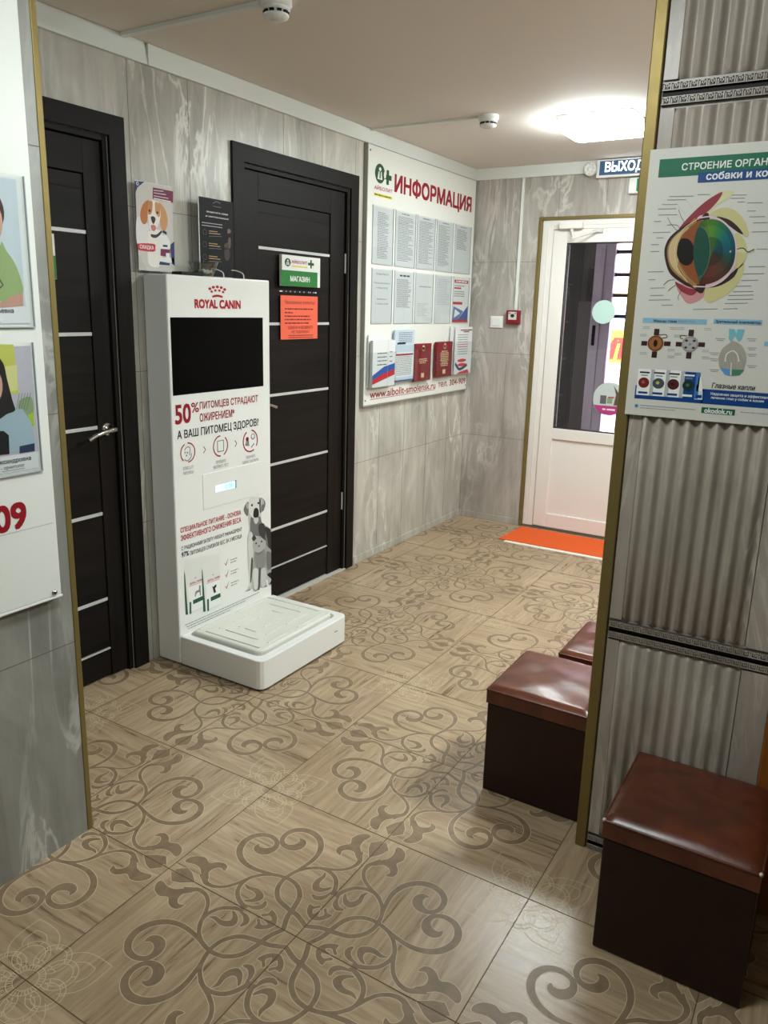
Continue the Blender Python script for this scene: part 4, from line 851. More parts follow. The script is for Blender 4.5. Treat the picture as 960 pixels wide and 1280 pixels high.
for ri, (zt_, zb_) in enumerate(rowz):
    for ci, (xa, xb) in enumerate((cols, col2)[ri]):
        ya, yb = IB.px(*I(xa, 400 if ri == 0 else 700))[0], IB.px(*I(xb, 400 if ri == 0 else 700))[0]
        f = MB(); f.slab(IB, ya, yb, zb_, zt_, .0033, .0045, 'acrylic'); f.slab(IB, ya, yb, zb_ - .002, zb_ + .002, .0, .0045, 'acrylic'); f.slab(IB, ya - .0008, ya + .0016, zb_, zt_, .0, .0047, 'lt_ink'); f.slab(IB, yb - .0016, yb + .0008, zb_, zt_, .0, .0047, 'lt_ink'); f.slab(IB, ya, yb, zb_ - .0014, zb_ + .001, .0, .0047, 'lt_ink')
        f.build('paper_pocket', ib)
        a, b, c, d = ya + .006, yb - .006, zb_ + .005, zt_ - .006
        f = MB(); f.slab(IB, a, b, c, d, .0008, .0016, pcol if not (ri == 1 and ci == 4) else 'paper'); r2 = random.Random(ri * 10 + ci); o = .0019; n = 34
        pw, ph = b - a, d - c
        if ri == 0:
            if ci: f.dashes(IB, a + pw * .3, b - pw * .3, d - ph * .04, .006, o, 'grey_ink', r2)
            rows = 27 if ci < 4 else 14
            for k in range(rows):
                z = d - ph * (.10 + k * .031); f.dashes(IB, a + pw * (.22 if ci == 0 else .1), b - pw * (.1 if ci in (1, 2) else .22), z, .0042, o, 'grey_ink', r2, r2.choice((1, 1, .9, .7)))
            if ci in (2, 3): f.rect(IB, b - pw * .09, b - pw * .085, c + ph * .05, d - ph * .08, o, 'lt_ink')
        elif ci == 0:
            for y, s_, w in ((.10, 'ГРАФИК РАБОТЫ', .62), (.27, 'Понедельник-суббота', .8), (.36, 'с 9.00 до 20.00', .6), (.57, 'Воскресенье', .5), (.66, 'с 10.00 до 18.00', .65)): f.text(IB, s_, o, 'ink', tl=((a + b) / 2 - pw * w / 2, d - ph * (y - .035)), br=((a + b) / 2 + pw * w / 2, d - ph * y))
        elif ci == 1:
            f.dashes(IB, a + pw * .25, b - pw * .2, d - ph * .09, .009, o, 'ink', r2)
            for k in range(21): f.dashes(IB, a + pw * .1, b - pw * .1, d - ph * (.16 + k * .027), .0042, o, 'grey_ink', r2, r2.choice((1, .8, .95)))
        elif ci == 2:
            f.dashes(IB, a + pw * .2, b - pw * .1, d - ph * .27, .006, o, 'grey_ink', r2)
            for k in range(8): f.dashes(IB, a + pw * .12, b - pw * .2, d - ph * (.62 + k * .035), .004, o, 'lt_ink', r2, r2.choice((.6, .9)))
        elif ci == 3:
            for k in range(16): f.dashes(IB, a + pw * .08, b - pw * .08, d - ph * (.08 + k * .036), .0042, o, 'lt_ink', r2, r2.choice((1, .8)))
        else:
            rd = flat(184, 40, 56, .5); bl = flat(62, 94, 160, .5)
            f.rect(IB, a + pw * .05, b - pw * .05, d - ph * .12, d - ph * .05, o, rd); f.dashes(IB, a + pw * .15, b - pw * .15, d - ph * .1, .01, o + .0004, 'white', r2); f.rect(IB, a + pw * .05, a + pw * .5, d - ph * .25, d - ph * .215, o, rd)
            for k in range(4): f.dashes(IB, a + pw * .05, b - pw * .1, d - ph * (.19 if k == 0 else .27 + k * .05), .006, o, 'grey_ink', r2, .8)
            f.rect(IB, a + pw * .0, a + pw * .62, d - ph * .60, d - ph * .54, o, rd); f.poly(IB, [(a, c + ph * .06), (b, c + ph * .06), (b, c + ph * .38), (a + pw * .4, c + ph * .08)], o, bl); f.poly(IB, [(a, c + ph * .06), (a + pw * .35, c + ph * .06), (a + pw * .7, c + ph * .25), (a + pw * .05, c + ph * .36)], o + .0003, flat(96, 120, 176, .5)); f.poly(IB, [(a + pw * .1, c + ph * .1), (a + pw * .5, c + ph * .2), (a + pw * .15, c + ph * .3)], o + .0005, 'white'); f.rect(IB, a, b, c, c + ph * .06, o + .0006, rd)
        ob = f.build('notice_sheet')
        look = (('grey text sheet with wide margins', 'headed text sheet', 'closely printed sheet', 'price list sheet', 'half filled text sheet'), ('working hours sheet', 'sheet with dark heading', 'mostly blank sheet', 'pale faint sheet', 'red and blue flyer'))[ri][ci]
        tag(ob, '%s, %s of the %s row on the information board' % (look, ordw[ci], ('top', 'lower')[ri]), 'sheet', 'sheets in the board pockets')
# leaflets in clear boxes along the bottom
L6 = crop(455, 395, 6.62)
def pocket(xa, xb, ytop, ybot, depth):
    Fp = Plane('x', IB.v + depth); p, q = Fp.px(*L6(xa, ytop)), Fp.px(*L6(xb, ybot)); return Fp, p[0], q[0], q[1], p[1]
spec = [(75, 250, 205, 560, .040), (257, 405, 118, 530, .022), (425, 548, 232, 515, .030), (606, 722, 216, 482, .030), (765, 880, 92, 460, .040)]
labs = ['white leaflet with blue and red stripes in the leftmost clear box of the information board', 'pale blue printed form in the clear box between the striped leaflet and the maroon booklets', 'maroon booklet on the left, in the middle clear box of the information board', 'maroon booklet on the right, beside the tall white leaflet', 'tall white leaflet with red print in the rightmost clear box of the information board']
for i, (xa, xb, yt, yb_, dp) in enumerate(spec):
    Fp, a, b, c, d = pocket(xa, xb, yt, yb_, dp)
    zb = c - .012 if i != 1 else c - .004; hp = {0: .20, 1: .22, 2: .20, 3: .17, 4: .22}[i]
    f = MB(); f.slab(IB, a - .012, b + .006, zb, zb + .003, 0, dp + .006, 'acrylic'); f.slab(IB, a - .012, b + .006, zb, zb + hp, dp + .004, dp + .006, 'acrylic')
    for yy in (a - .012, b + .004): f.slab(IB, yy, yy + .002, zb, zb + hp, 0, dp + .006, 'acrylic')
    f.build('leaflet_box', ib)
    f = MB(); z = .0006; r2 = random.Random(40 + i)
    cover = {0: 'paper', 1: flat(190, 206, 220, .5), 2: flat(122, 24, 34, .4), 3: flat(122, 24, 34, .4), 4: 'paper'}[i]
    f.slab(IB, a, b, zb + .004, d, dp - (.018 if i in (0, 2, 3) else .008), dp, cover)
    w_, h_ = b - a, d - zb; gld = flat(214, 190, 150, .5)
    if i == 0:
        f.slab(IB, a - .004, a + w_ * .55, zb + .004, d + .03, .006, .012, 'paper')
        wv = lambda lo, hi, mt: f.poly(Fp, [(a, zb + h_ * lo), (b, zb + h_ * (lo + .17)), (b, zb + h_ * (hi + .20)), (a + w_ * .5, zb + h_ * (hi + .13)), (a, zb + h_ * hi)], z, mt)
        wv(.08, .17, flat(196, 50, 54, .5)); f.poly(Fp, [(a, zb + h_ * .17), (a + w_ * .5, zb + h_ * .30), (b, zb + h_ * .37), (b, zb + h_ * .50), (a + w_ * .5, zb + h_ * .44), (a, zb + h_ * .27)], z + .0002, flat(54, 92, 170, .5)); f.rect(Fp, a + w_ * .66, a + w_ * .67, zb + .005, d, z + .0004, 'lt_ink')
        for k in range(4): f.dashes(Fp, a + w_ * .2, a + w_ * .62, d - h_ * (.28 + k * .08), .005, z, 'ink', r2); f.rect(Fp, a + w_ * .75, a + w_ * .87, d - h_ * (.26 + k * .1), d - h_ * (.245 + k * .1), z, 'ink')
    elif i == 1:
        for k in range(6): f.dashes(Fp, a + w_ * .2, b - w_ * .1, d - h_ * (.06 + k * .035), .005, z, 'grey_ink', r2)
        f.rect(Fp, a + w_ * .12, a + w_ * .55, d - h_ * .27, d - h_ * .235, z, 'ink'); f.rect(Fp, a, b, zb + h_ * .10, zb + h_ * .58, z, 'paper'); f.rect(Fp, a + w_ * .08, b - w_ * .05, zb + h_ * .515, zb + h_ * .55, z + .0003, 'dark_red')
        for k in range(11): f.dashes(Fp, a + w_ * .1, b - w_ * .1, zb + h_ * (.48 - k * .034), .0045, z + .0003, 'grey_ink', r2)
        f.rect(Fp, a, b, zb + .006, zb + .014, z + .0003, flat(40, 60, 120, .5))
    elif i in (2, 3):
        f.disc(Fp, ((a + b) / 2, d - h_ * .12), w_ * .08, w_ * .09, z, gld, 12); f.poly(Fp, [((a + b) / 2 - w_ * .1, d - h_ * .09), ((a + b) / 2 + w_ * .1, d - h_ * .09), ((a + b) / 2, d - h_ * .2)], z, gld)
        for k in range(3 if i == 2 else 9): y = d - h_ * ((.42 if i == 2 else .28) + k * .05); ww = w_ * r2.uniform(.18, .27); f.dashes(Fp, (a + b) / 2 - ww, (a + b) / 2 + ww, y, .006, z, gld, r2)
        f.rect(Fp, (a + b) / 2 - w_ * .09, (a + b) / 2 + w_ * .09, zb + h_ * .1, zb + h_ * .22, z, gld)
    else:
        f.slab(IB, a - .03, a + .02, zb + .004, d + .004, dp - .03, dp - .02, 'paper'); rd = flat(196, 52, 56, .5)
        f.rect(Fp, a + w_ * .25, b - w_ * .02, d - h_ * .075, d - h_ * .055, z, flat(110, 30, 40, .5)); f.rect(Fp, a + w_ * .45, b - w_ * .2, d - h_ * .11, d - h_ * .09, z, flat(110, 30, 40, .5))
        for k in range(9): f.dashes(Fp, a + w_ * .12, b - w_ * .25, d - h_ * (.17 + k * .05), .005, z, rd if k in (4, 5) else 'grey_ink', r2)
        for y in (.30, .21): f.disc(Fp, (a + w_ * .42, zb + h_ * y), w_ * .27, h_ * .035, z, rd, 20)
        f.line(Fp, smooth([(a + w_ * .02, zb + h_ * .25), (a + w_ * .3, zb + h_ * .12), (a + w_ * .75, zb + h_ * .2)], 4), .02, z, flat(60, 66, 100, .5)); f.poly(Fp, [(a + w_ * .1, zb + .006), (b - w_ * .1, zb + .006), (b - w_ * .2, zb + h_ * .1), (a + w_ * .3, zb + h_ * .06)], z, rd)
    o = f.build('leaflet' if i not in (2, 3) else 'booklet'); tag(o, labs[i], 'leaflet' if i not in (2, 3) else 'booklet', 'leaflets in the clear boxes')
for y_, z_ in ((iy0 + .02, iz1 - .03), (iy0 + .02, iz0 + .03), (iy1 - .02, iz0 + .03)):
    f = MB(); f.lathe([(.006, 0), (.006, .002), (.003, .003)], IB.at(y_, z_, 0), (1, 0, 0), 'chrome', 12); f.build('screw', ib)


# ---------------------------------------------------------------- staff board on the near left wall
SB = Plane('x', XL + .022); Q = crop(0, 200, 2.558)
e1 = SB.px(74, 700)[0]; zb = SB.px(78, 742)[1]
sb = thing('staff_board', 'white staff board with portrait pockets and a red telephone number at the left edge', 'board', (XL + .012, e1 - .6, zb))
f = MB(); f.box(XL + .0008, SB.v, e1 - 1.25, e1, zb, 2.30, 'board'); f.build('panel', sb, bevel=.003)
f = MB(); f.box(XL + .001, SB.v + .002, e1 - 1.25, e1 + .002, zb - .006, zb - .0005, 'white'); f.build('bottom_rail', sb, bevel=.001)
zl = SB.px(60, 655)[1]; f = MB(); f.rect(SB, e1 - 1.2, e1 - .01, zl - .0008, zl + .0008, .0005, 'lt_ink'); f.build('ruled_line', sb)
r_ = SB.px(*Q(82, 1137)); zt_, zb_ = SB.px(*Q(55, 1089))[1], SB.px(*Q(50, 1184))[1]
f = MB(); f.text(SB, '304-909', .0006, 'dark_red', left=(r_[0], zb_ + .004), cap=(zt_ - zb_) * .9, xs=.98, bold=.03, align='R'); f.build('phone_number', sb)
f = MB(); p = SB.px(70, 743); f.lathe([(.008, 0), (.008, .002), (.004, .004)], SB.at(p[0] - .004, p[1] + .006), (1, 0, 0), 'chrome', 14); f.build('screw', sb)
wn = 'white'
def staff(k, edge, zlo, zhi, lab, captions):
    a, b = edge - .235, edge
    f = MB(); f.slab(SB, a, b, zlo, zhi, .004, .0055, 'acrylic'); f.slab(SB, a, b, zlo - .002, zlo + .002, 0, .0055, 'acrylic'); f.slab(SB, b - .0012, b + .0006, zlo, zhi, 0, .006, 'lt_ink'); f.slab(SB, a, b, zlo - .0012, zlo + .001, 0, .006, 'lt_ink'); f.build('photo_pocket', sb)
    f = MB(); f.slab(SB, a + .008, b - .010, zlo + .008, zhi - .006, .0008, .0018, 'paper'); o = f.build('staff_photo'); tag(o, lab, 'photo', 'portraits on the staff board')
    return o
ed1 = SB.px(*Q(91, 300))[0]; z1lo = SB.px(*Q(91, 534))[1]; ed2 = SB.px(*Q(117, 780))[0]; z2lo = SB.px(*Q(131, 992))[1]; z2hi = SB.px(*Q(98, 583))[1]
o1 = staff(0, ed1, z1lo, z1lo + .335, 'portrait of a person in a green top, upper of the two staff photos', None)
Z = .0021
def qs(pts, z, col, par, sm=True):
    pts = on(SB, Q, pts); fm.poly(SB, smooth(pts, 4, True) if sm else pts, Z + z, col)
fm = MB(); ya_, yb_ = ed1 - .225, SB.px(*Q(67, 300))[0]; zc1 = SB.px(*Q(72, 467))[1]
fm.rect(SB, ya_, yb_, zc1, z1lo + .325, Z, flat(196, 206, 212, .5))
qs([(0, 270), (18, 290), (45, 330), (66, 385), (71, 425), (40, 440), (0, 450)], .0003, flat(150, 170, 112, .5), o1); qs([(-60, 270), (0, 272), (10, 450), (-60, 460)], .0002, flat(150, 170, 112, .5), o1, False)
qs([(-60, 462), (15, 452), (30, 438), (71, 424), (73, 466), (-40, 476)], .0005, flat(196, 146, 130, .5), o1, False)
fm.line(SB, on(SB, Q, [(-5, 380), (8, 400), (-4, 410)]), .003, Z + .0007, flat(60, 66, 50, .5))
hc = SB.px(*Q(-48, 190)); fm.disc(SB, hc, .04, .055, Z + .0006, flat(206, 160, 142, .5), 24); fm.disc(SB, (hc[0], hc[1] + .02), .046, .052, Z + .0004, flat(70, 52, 42, .5), 24)
for du in (-.013, .013): fm.disc(SB, (hc[0] + du, hc[1] + .004), .0042, .003, Z + .0008, 'ink', 12)
fm.line(SB, [(hc[0], hc[1] + .002), (hc[0] + .004, hc[1] - .012), (hc[0] - .001, hc[1] - .013)], .0016, Z + .0008, flat(172, 124, 108, .5)); fm.line(SB, [(hc[0] - .012, hc[1] - .025), (hc[0], hc[1] - .029), (hc[0] + .012, hc[1] - .025)], .003, Z + .0008, flat(160, 80, 80, .5))
fm.text(SB, 'Юрьевна', Z, 'ink', left=(SB.px(*Q(42, 485))[0], SB.px(*Q(42, 489))[1]), cap=.0105, bold=.02, align='R'); fm.build('portrait', o1)
o2 = staff(1, ed2, z2lo, z2hi, 'portrait of a dark haired person in light blue, lower of the two staff photos', None)
fm = MB(); yb_ = SB.px(*Q(108, 760))[0]; zc1 = SB.px(*Q(110, 932))[1]; ya_ = ed2 - .225
fm.rect(SB, ya_, yb_, zc1, z2hi - .008, Z, flat(190, 184, 194, .5))
qs([(-60, 588), (42, 590), (58, 745), (-60, 760)], .0002, flat(196, 196, 92, .5), o2, False); qs([(10, 660), (52, 655), (54, 735), (12, 745)], .0003, flat(214, 210, 140, .5), o2, False)
qs([(60, 770), (100, 760), (104, 830), (80, 850), (60, 820)], .0003, flat(140, 160, 120, .5), o2); qs([(88, 815), (106, 805), (107, 850), (92, 855)], .0004, flat(170, 196, 60, .5), o2, False)
for k in range(5): fm.line(SB, on(SB, Q, [(50 + 8 * k, 800), (60 + 9 * k, 745)]), .0012, Z + .0005, flat(90, 96, 86, .5))
qs([(-60, 800), (20, 800), (70, 795), (98, 840), (110, 905), (108, 930), (-60, 940)], .0006, flat(160, 182, 194, .5), o2, False); qs([(60, 915), (108, 905), (109, 930), (60, 938)], .0007, flat(40, 54, 84, .5), o2, False)
qs([(-60, 868), (10, 866), (26, 880), (28, 940), (-60, 950)], .0008, flat(26, 26, 30, .5), o2, False)
qs([(-70, 640), (-20, 625), (8, 650), (20, 700), (38, 770), (46, 800), (20, 812), (-10, 830), (-60, 830)], .0009, flat(34, 28, 28, .5), o2)
hc = SB.px(*Q(-44, 720)); fm.disc(SB, hc, .038, .05, Z + .0011, flat(206, 160, 142, .5), 24)
for du in (-.013, .013): fm.disc(SB, (hc[0] + du, hc[1] + .004), .0042, .003, Z + .0013, 'ink', 12)
fm.line(SB, [(hc[0], hc[1] + .002), (hc[0] + .004, hc[1] - .012), (hc[0] - .001, hc[1] - .013)], .0016, Z + .0013, flat(172, 124, 108, .5)); fm.line(SB, [(hc[0] - .012, hc[1] - .025), (hc[0], hc[1] - .029), (hc[0] + .012, hc[1] - .025)], .003, Z + .0013, flat(160, 80, 80, .5))
fm.text(SB, 'Александровна', Z, 'ink', left=(SB.px(*Q(97, 950))[0], SB.px(*Q(97, 958))[1]), cap=.0105, bold=.02, align='R')
fm.text(SB, 'врач - орнитолог', Z, 'ink', left=(SB.px(*Q(77, 975))[0], SB.px(*Q(77, 979))[1]), cap=.008, bold=.01, align='R'); fm.rect(SB, yb_ - .10, SB.px(*Q(77, 980))[0], SB.px(*Q(77, 981))[1] - .003, SB.px(*Q(77, 981))[1] - .002, Z, 'ink'); fm.build('portrait', o2)

# ---------------------------------------------------------------- eye poster on the partition
EP = Plane('y', YP - .0165); U = crop(760, 170, 3.46)
ex0 = EP.px(797, 353)[0]; ez1 = .5 * (EP.px(813.8, 188)[1] + EP.px(960, 175)[1]); ez0 = .5 * (EP.px(780.5, 518.5)[1] + EP.px(960, 532)[1]); ex1 = ex0 + .432
ep = thing('eye_poster', 'white poster of a cross-sectioned animal eye on the ribbed wall', 'poster', ((ex0 + ex1) / 2, YP, ez0))
f = MB(); f.slab(EP, ex0, ex1, ez0, ez1, -.004, 0, flat(208, 206, 197, .4)); f.build('sheet', ep)
O = .0005; gr = flat(0, 100, 68, .45); bl = flat(8, 62, 126, .45); lb = flat(136, 178, 202, .45)
def u(pts, z, col, sm=True, k=5):
    pts = on(EP, U, pts); f.poly(EP, smooth(pts, k, True) if sm else pts, O + z, col)
f = MB(); zt_, zb_ = EP.px(*U(222, 102))[1], EP.px(*U(219, 180))[1]; f.rect(EP, EP.px(*U(221, 140))[0], ex1 - .03, zb_, zt_, O, gr)
f.text(EP, 'СТРОЕНИЕ ОРГАН', O + .0004, 'white', tl=(EP.px(*U(321, 130))[0], EP.px(*U(321, 119))[1]), br=(EP.px(*U(690, 110))[0], EP.px(*U(321, 149))[1]), bold=.018)
f.text(EP, 'А ЗРЕНИЯ', O + .0004, 'white', tl=(EP.px(*U(697, 110))[0], EP.px(*U(321, 119))[1]), br=(ex1 - .038, EP.px(*U(321, 149))[1]), bold=.018)
a_ = EP.px(*U(390, 178)); zt_, zb_ = EP.px(*U(391, 158))[1], EP.px(*U(390, 202))[1]; f.rect(EP, a_[0], ex1 - .01, zb_, zt_, O + .0006, bl)
zz0, zz1 = EP.px(*U(428, 190))[1], EP.px(*U(428, 166))[1]
f.text(EP, 'собаки и ко', O + .001, 'white', tl=(EP.px(*U(426, 180))[0], zz1 + .004), br=(EP.px(*U(690, 170))[0], zz0), bold=.02); f.text(EP, 'шки', O + .001, 'white', tl=(EP.px(*U(697, 170))[0], zz1), br=(EP.px(*U(697, 170))[0] + .06, zz0), bold=.02)
f.build('title_banner', ep)
f = MB()
yl = flat(196, 188, 132, .5); yl2 = flat(208, 202, 160, .5); rdm = flat(140, 48, 58, .5); pk = flat(196, 138, 140, .5); dkm = flat(50, 26, 24, .5)
u([(440, 345), (470, 318), (515, 310), (560, 330), (595, 375), (608, 430), (585, 432), (550, 385), (500, 352)], .0001, yl); u([(548, 425), (590, 450), (600, 510), (580, 560), (545, 570)], .0001, yl); u([(400, 660), (480, 640), (540, 600), (585, 548), (582, 600), (540, 665), (480, 705), (430, 720)], .0001, yl)
u([(330, 385), (370, 330), (430, 280), (490, 240), (545, 240), (520, 270), (470, 300), (440, 330), (395, 362)], .0002, yl2); u([(305, 405), (350, 350), (420, 285), (492, 242), (480, 275), (440, 320), (395, 355), (345, 385)], .0003, rdm)
u([(305, 640), (350, 640), (400, 625), (418, 655), (410, 700), (350, 725), (315, 690), (295, 650)], .0002, pk); u([(290, 630), (340, 655), (385, 668), (360, 690), (315, 670)], .0003, rdm)
u([(470, 350), (520, 360), (560, 390), (585, 425), (560, 415), (520, 385)], .0004, dkm); u([(440, 655), (500, 625), (560, 570), (545, 610), (490, 645)], .0004, dkm)
u([(556, 482), (600, 492), (632, 488), (625, 502), (598, 505), (556, 500)], .0004, yl2); f.line(EP, on(EP, U, smooth([(556, 490), (585, 485), (605, 502), (632, 490)], 4)), .002, O + .0006, dkm)
u([(388, 352), (450, 345), (510, 375), (548, 430), (558, 500), (545, 570), (500, 625), (440, 655), (365, 655), (345, 640), (380, 560), (385, 440)], .0005, flat(206, 178, 184, .5))
u([(350, 375), (390, 362), (440, 352), (420, 660), (360, 655), (310, 630), (265, 590), (245, 520), (250, 470), (280, 425)], .00055, dkm)
u([(345, 388), (385, 372), (385, 640), (355, 640), (310, 612), (272, 572), (256, 515), (262, 470), (290, 430)], .0006, flat(152, 116, 70, .5)); u([(330, 405), (350, 395), (335, 470), (300, 560), (315, 605), (275, 560), (262, 510), (270, 465), (295, 430)], .0007, flat(196, 172, 128, .5))
u([(350, 400), (398, 365), (420, 380), (410, 500), (400, 635), (360, 620), (315, 560), (300, 500), (315, 440)], .0008, flat(138, 74, 36, .45))
# vitreous body, wedge by wedge
ctr = (455, 500); rim_ = [(400, 372), (425, 362), (455, 360), (490, 370), (520, 393), (540, 425), (550, 465), (551, 505), (545, 545), (528, 580), (500, 608), (465, 630), (425, 642), (395, 638)]
wc = [(70, 110, 40), (92, 138, 38), (70, 136, 52), (34, 120, 84), (18, 104, 112), (14, 96, 112), (18, 88, 98), (30, 76, 74), (58, 62, 46), (88, 58, 40), (98, 56, 42), (100, 50, 38), (92, 46, 36)]
rim2 = smooth(rim_, 3); nr = len(rim2) - 1
for k in range(nr):
    t = k / nr * (len(wc) - 1); i0 = min(int(t), len(wc) - 2); fr_ = t - i0; cl_ = [a + (b - a) * fr_ for a, b in zip(wc[i0], wc[i0 + 1])]
    for (s0, s1, kk) in ((0, .45, .8), (.45, .8, 1.0), (.8, 1.0, .82)):
        cm = [int(c_ * kk * (1 - .35 * (1 - s1)) + 40 * .35 * (1 - s1)) for c_ in cl_]
        P4 = [(ctr[0] + (q_[0] - ctr[0]) * s_, ctr[1] + (q_[1] - ctr[1]) * s_) for q_, s_ in ((rim2[k], s0), (rim2[k], s1), (rim2[k + 1], s1), (rim2[k + 1], s0))]
        u(P4 if s0 else P4[1:3] + [ctr], .0009, flat(*[c_ // 3 * 3 for c_ in cm], .4), False)
u([ctr, rim_[-1], (378, 560), (372, 500), (378, 440), rim_[0]], .0009, flat(60, 86, 60, .4), False)
f.line(EP, [EP.px(*U(x, y)) for x, y in smooth([(390, 356), (450, 350), (508, 380), (545, 432), (555, 500), (543, 568), (500, 622), (440, 650), (370, 650)], 5)], .0028, O + .0011, flat(214, 188, 196, .5))
u([(312, 450), (345, 445), (368, 470), (374, 510), (362, 550), (335, 560), (308, 540), (298, 500)], .0011, flat(20, 14, 14, .4)); u([(402, 392), (425, 410), (440, 455), (442, 505), (432, 560), (412, 600), (395, 610), (378, 575), (370, 510), (374, 450), (386, 405)], .0013, flat(34, 74, 62, .35)); f.line(EP, on(EP, U, smooth([(402, 392), (425, 410), (440, 455), (442, 505), (432, 560), (412, 600), (395, 610)], 4)), .0015, O + .0015, flat(80, 120, 92, .4))
f.line(EP, on(EP, U, smooth([(385, 362), (330, 400), (300, 450), (288, 510), (305, 580), (345, 632)], 5)), .0016, O + .0014, flat(214, 196, 150, .4)); f.line(EP, on(EP, U, smooth([(372, 372), (325, 420), (300, 480), (302, 550), (340, 615)], 5)), .0012, O + .0014, flat(190, 160, 100, .4))
f.disc(EP, EP.px(*U(530, 500)), .0022, .0025, O + .0014, flat(196, 150, 140, .5), 10)
for a, b, c in (((300, 410), (272, 380), (258, 352)), ((310, 398), (295, 385), (256, 385)), ((330, 375), (315, 345), (305, 318)), ((290, 622), (262, 625), (240, 645)), ((300, 640), (270, 660), (262, 672)), ((320, 665), (305, 690), (305, 710))): f.line(EP, on(EP, U, smooth([a, b, c], 4)), .0009, O + .0005, dkm)
for x0, x1, y in ((265, 370, 262), (388, 440, 254), (255, 338, 277), (233, 300, 297), (216, 295, 316), (218, 300, 342), (198, 230, 370), (193, 270, 418), (210, 240, 441), (187, 220, 470), (184, 222, 500), (172, 240, 588), (175, 205, 622), (183, 245, 658), (182, 240, 690), (176, 270, 710), (232, 280, 732), (368, 475, 750), (498, 560, 748), (505, 605, 725), (516, 628, 708), (520, 630, 690), (540, 630, 674), (548, 620, 650), (575, 650, 625), (584, 675, 597), (608, 680, 566), (642, 690, 490), (622, 690, 415), (628, 690, 376), (612, 680, 350), (602, 640, 325), (602, 670, 290), (560, 592, 286), (530, 592, 270), (535, 600, 256)):
    f.line(EP, [EP.px(*U(x0, y)), EP.px(*U(x1, y - (x1 - x0) * .02))], .0016, O, 'grey_ink')
for p, q in (((335, 275), (365, 310)), ((300, 297), (335, 340)), ((300, 342), (330, 365)), ((608, 420), (622, 412)), ((440, 256), (455, 270)), ((560, 748), (540, 735))): f.line(EP, on(EP, U, [p, q]), .0005, O, 'lt_ink')
f.build('eye_illustration', ep)
f = MB(); W8 = crop(780, 380, 5.333)
def w8(pts, z, col, sm=True): f.poly(EP, smooth(on(EP, W8, pts), 4, True) if sm else on(EP, W8, pts), O + z, col)
def band(x0, y0, x1, y1, z, col): d = box2(EP, W8, x0, y0, y1, x1, y0 + 4, y1 + 4); p, q = d['tl'], d['br']; f.rect(EP, p[0], q[0], q[1], p[1], O + z, col)
band(125, 95, 553, 130, 0, lb); f.text(EP, 'Мышцы глаза', O + .0004, 'ink', **box2(EP, W8, 198, 104, 124, 352, 106, 126), bold=.02); f.text(EP, '(правого глаза)', O + .0004, 'grey_ink', **box2(EP, W8, 360, 106, 127, 475, 108, 129))
band(597, 100, 922, 136, 0, lb); f.text(EP, 'Зрительный анализатор', O + .0004, 'ink', **box2(EP, W8, 610, 106, 130, 912, 114, 138), bold=.02); band(935, 252, 1100, 282, 0, lb)
f.build('section_headings', ep)
for cx, cy, kind in ((210, 262, 0), (440, 268, 1)):
    f = MB(); mar = flat(58, 26, 26, .5)
    for dx, dy, w_, h_ in ((8, -75, 15, 22), (-75, 0, 18, 16), (78, 3, 20, 16), (-8, 75, 15, 22)): 
        p, q = EP.px(*W8(cx + dx - w_, cy + dy - h_)), EP.px(*W8(cx + dx + w_, cy + dy + h_)); f.rect(EP, p[0], q[0], q[1], p[1], O, mar)
    f.line(EP, on(EP, W8, smooth([(cx + 20, cy - 55), (cx + 70, cy - 58), (cx + 75, cy - 40), (cx + 45, cy - 35)] if kind == 0 else [(cx - 20, cy - 55), (cx - 60, cy - 58), (cx - 62, cy - 40), (cx - 45, cy - 35)], 4)), .0016, O + .0002, mar)
    c = EP.px(*W8(cx, cy)); f.disc(EP, c, .0185, .0185, O + .0003, flat(118, 66, 38, .4) if kind == 0 else flat(150, 148, 146, .4), 28); f.disc(EP, c, .0145, .0145, O + .0005, flat(150, 96, 56, .4) if kind == 0 else flat(170, 168, 166, .4), 28)
    if kind == 0: f.disc(EP, c, .0045, .0085, O + .0007, flat(28, 16, 12, .4), 20)
    else:
        for dx, dy in ((-1, -1), (1, -1), (-1, 1), (1, 1)): f.disc(EP, (c[0] + dx * .0085, c[1] + dy * .008), .0034, .0026, O + .0007, mar, 10)
        f.disc(EP, c, .003, .003, O + .0007, 'grey_ink', 10)
    for dx, dy in ((-60, -110), (-80, -60), (-80, 60), (120, -105), (105, 40), (105, 85)):
        for k in range(2): f.line(EP, on(EP, W8, [(cx + dx - 25, cy + dy + k * 11), (cx + dx + 22, cy + dy + k * 11)]), .0009, O, 'grey_ink')
    f.build('eye_muscle_diagram', ep)
f = MB(); br_ = flat(164, 158, 146, .5)
w8([(700, 165), (805, 170), (785, 235), (765, 255), (740, 215), (715, 255), (698, 235)], 0, flat(120, 176, 190, .5), False); w8([(735, 165), (760, 165), (750, 200)], .0002, flat(170, 208, 214, .5), False)
w8([(722, 245), (700, 262), (655, 300), (632, 360), (640, 430), (690, 475), (760, 475), (800, 430), (815, 360), (800, 300), (765, 262)], .0003, br_); w8([(640, 425), (705, 435), (705, 475), (672, 472)], .0005, flat(92, 142, 200, .5), False); w8([(720, 435), (802, 440), (770, 474), (718, 476)], .0005, flat(62, 128, 96, .5), False)
f.line(EP, on(EP, W8, smooth([(675, 375), (685, 335), (725, 312), (755, 335), (765, 378)], 5)), .0022, O + .0007, 'paper'); f.line(EP, on(EP, W8, [(716, 390), (712, 475)]), .0016, O + .0007, 'paper')
for p in ((675, 378), (765, 380)): f.disc(EP, EP.px(*W8(*p)), .002, .002, O + .0008, 'paper', 10)
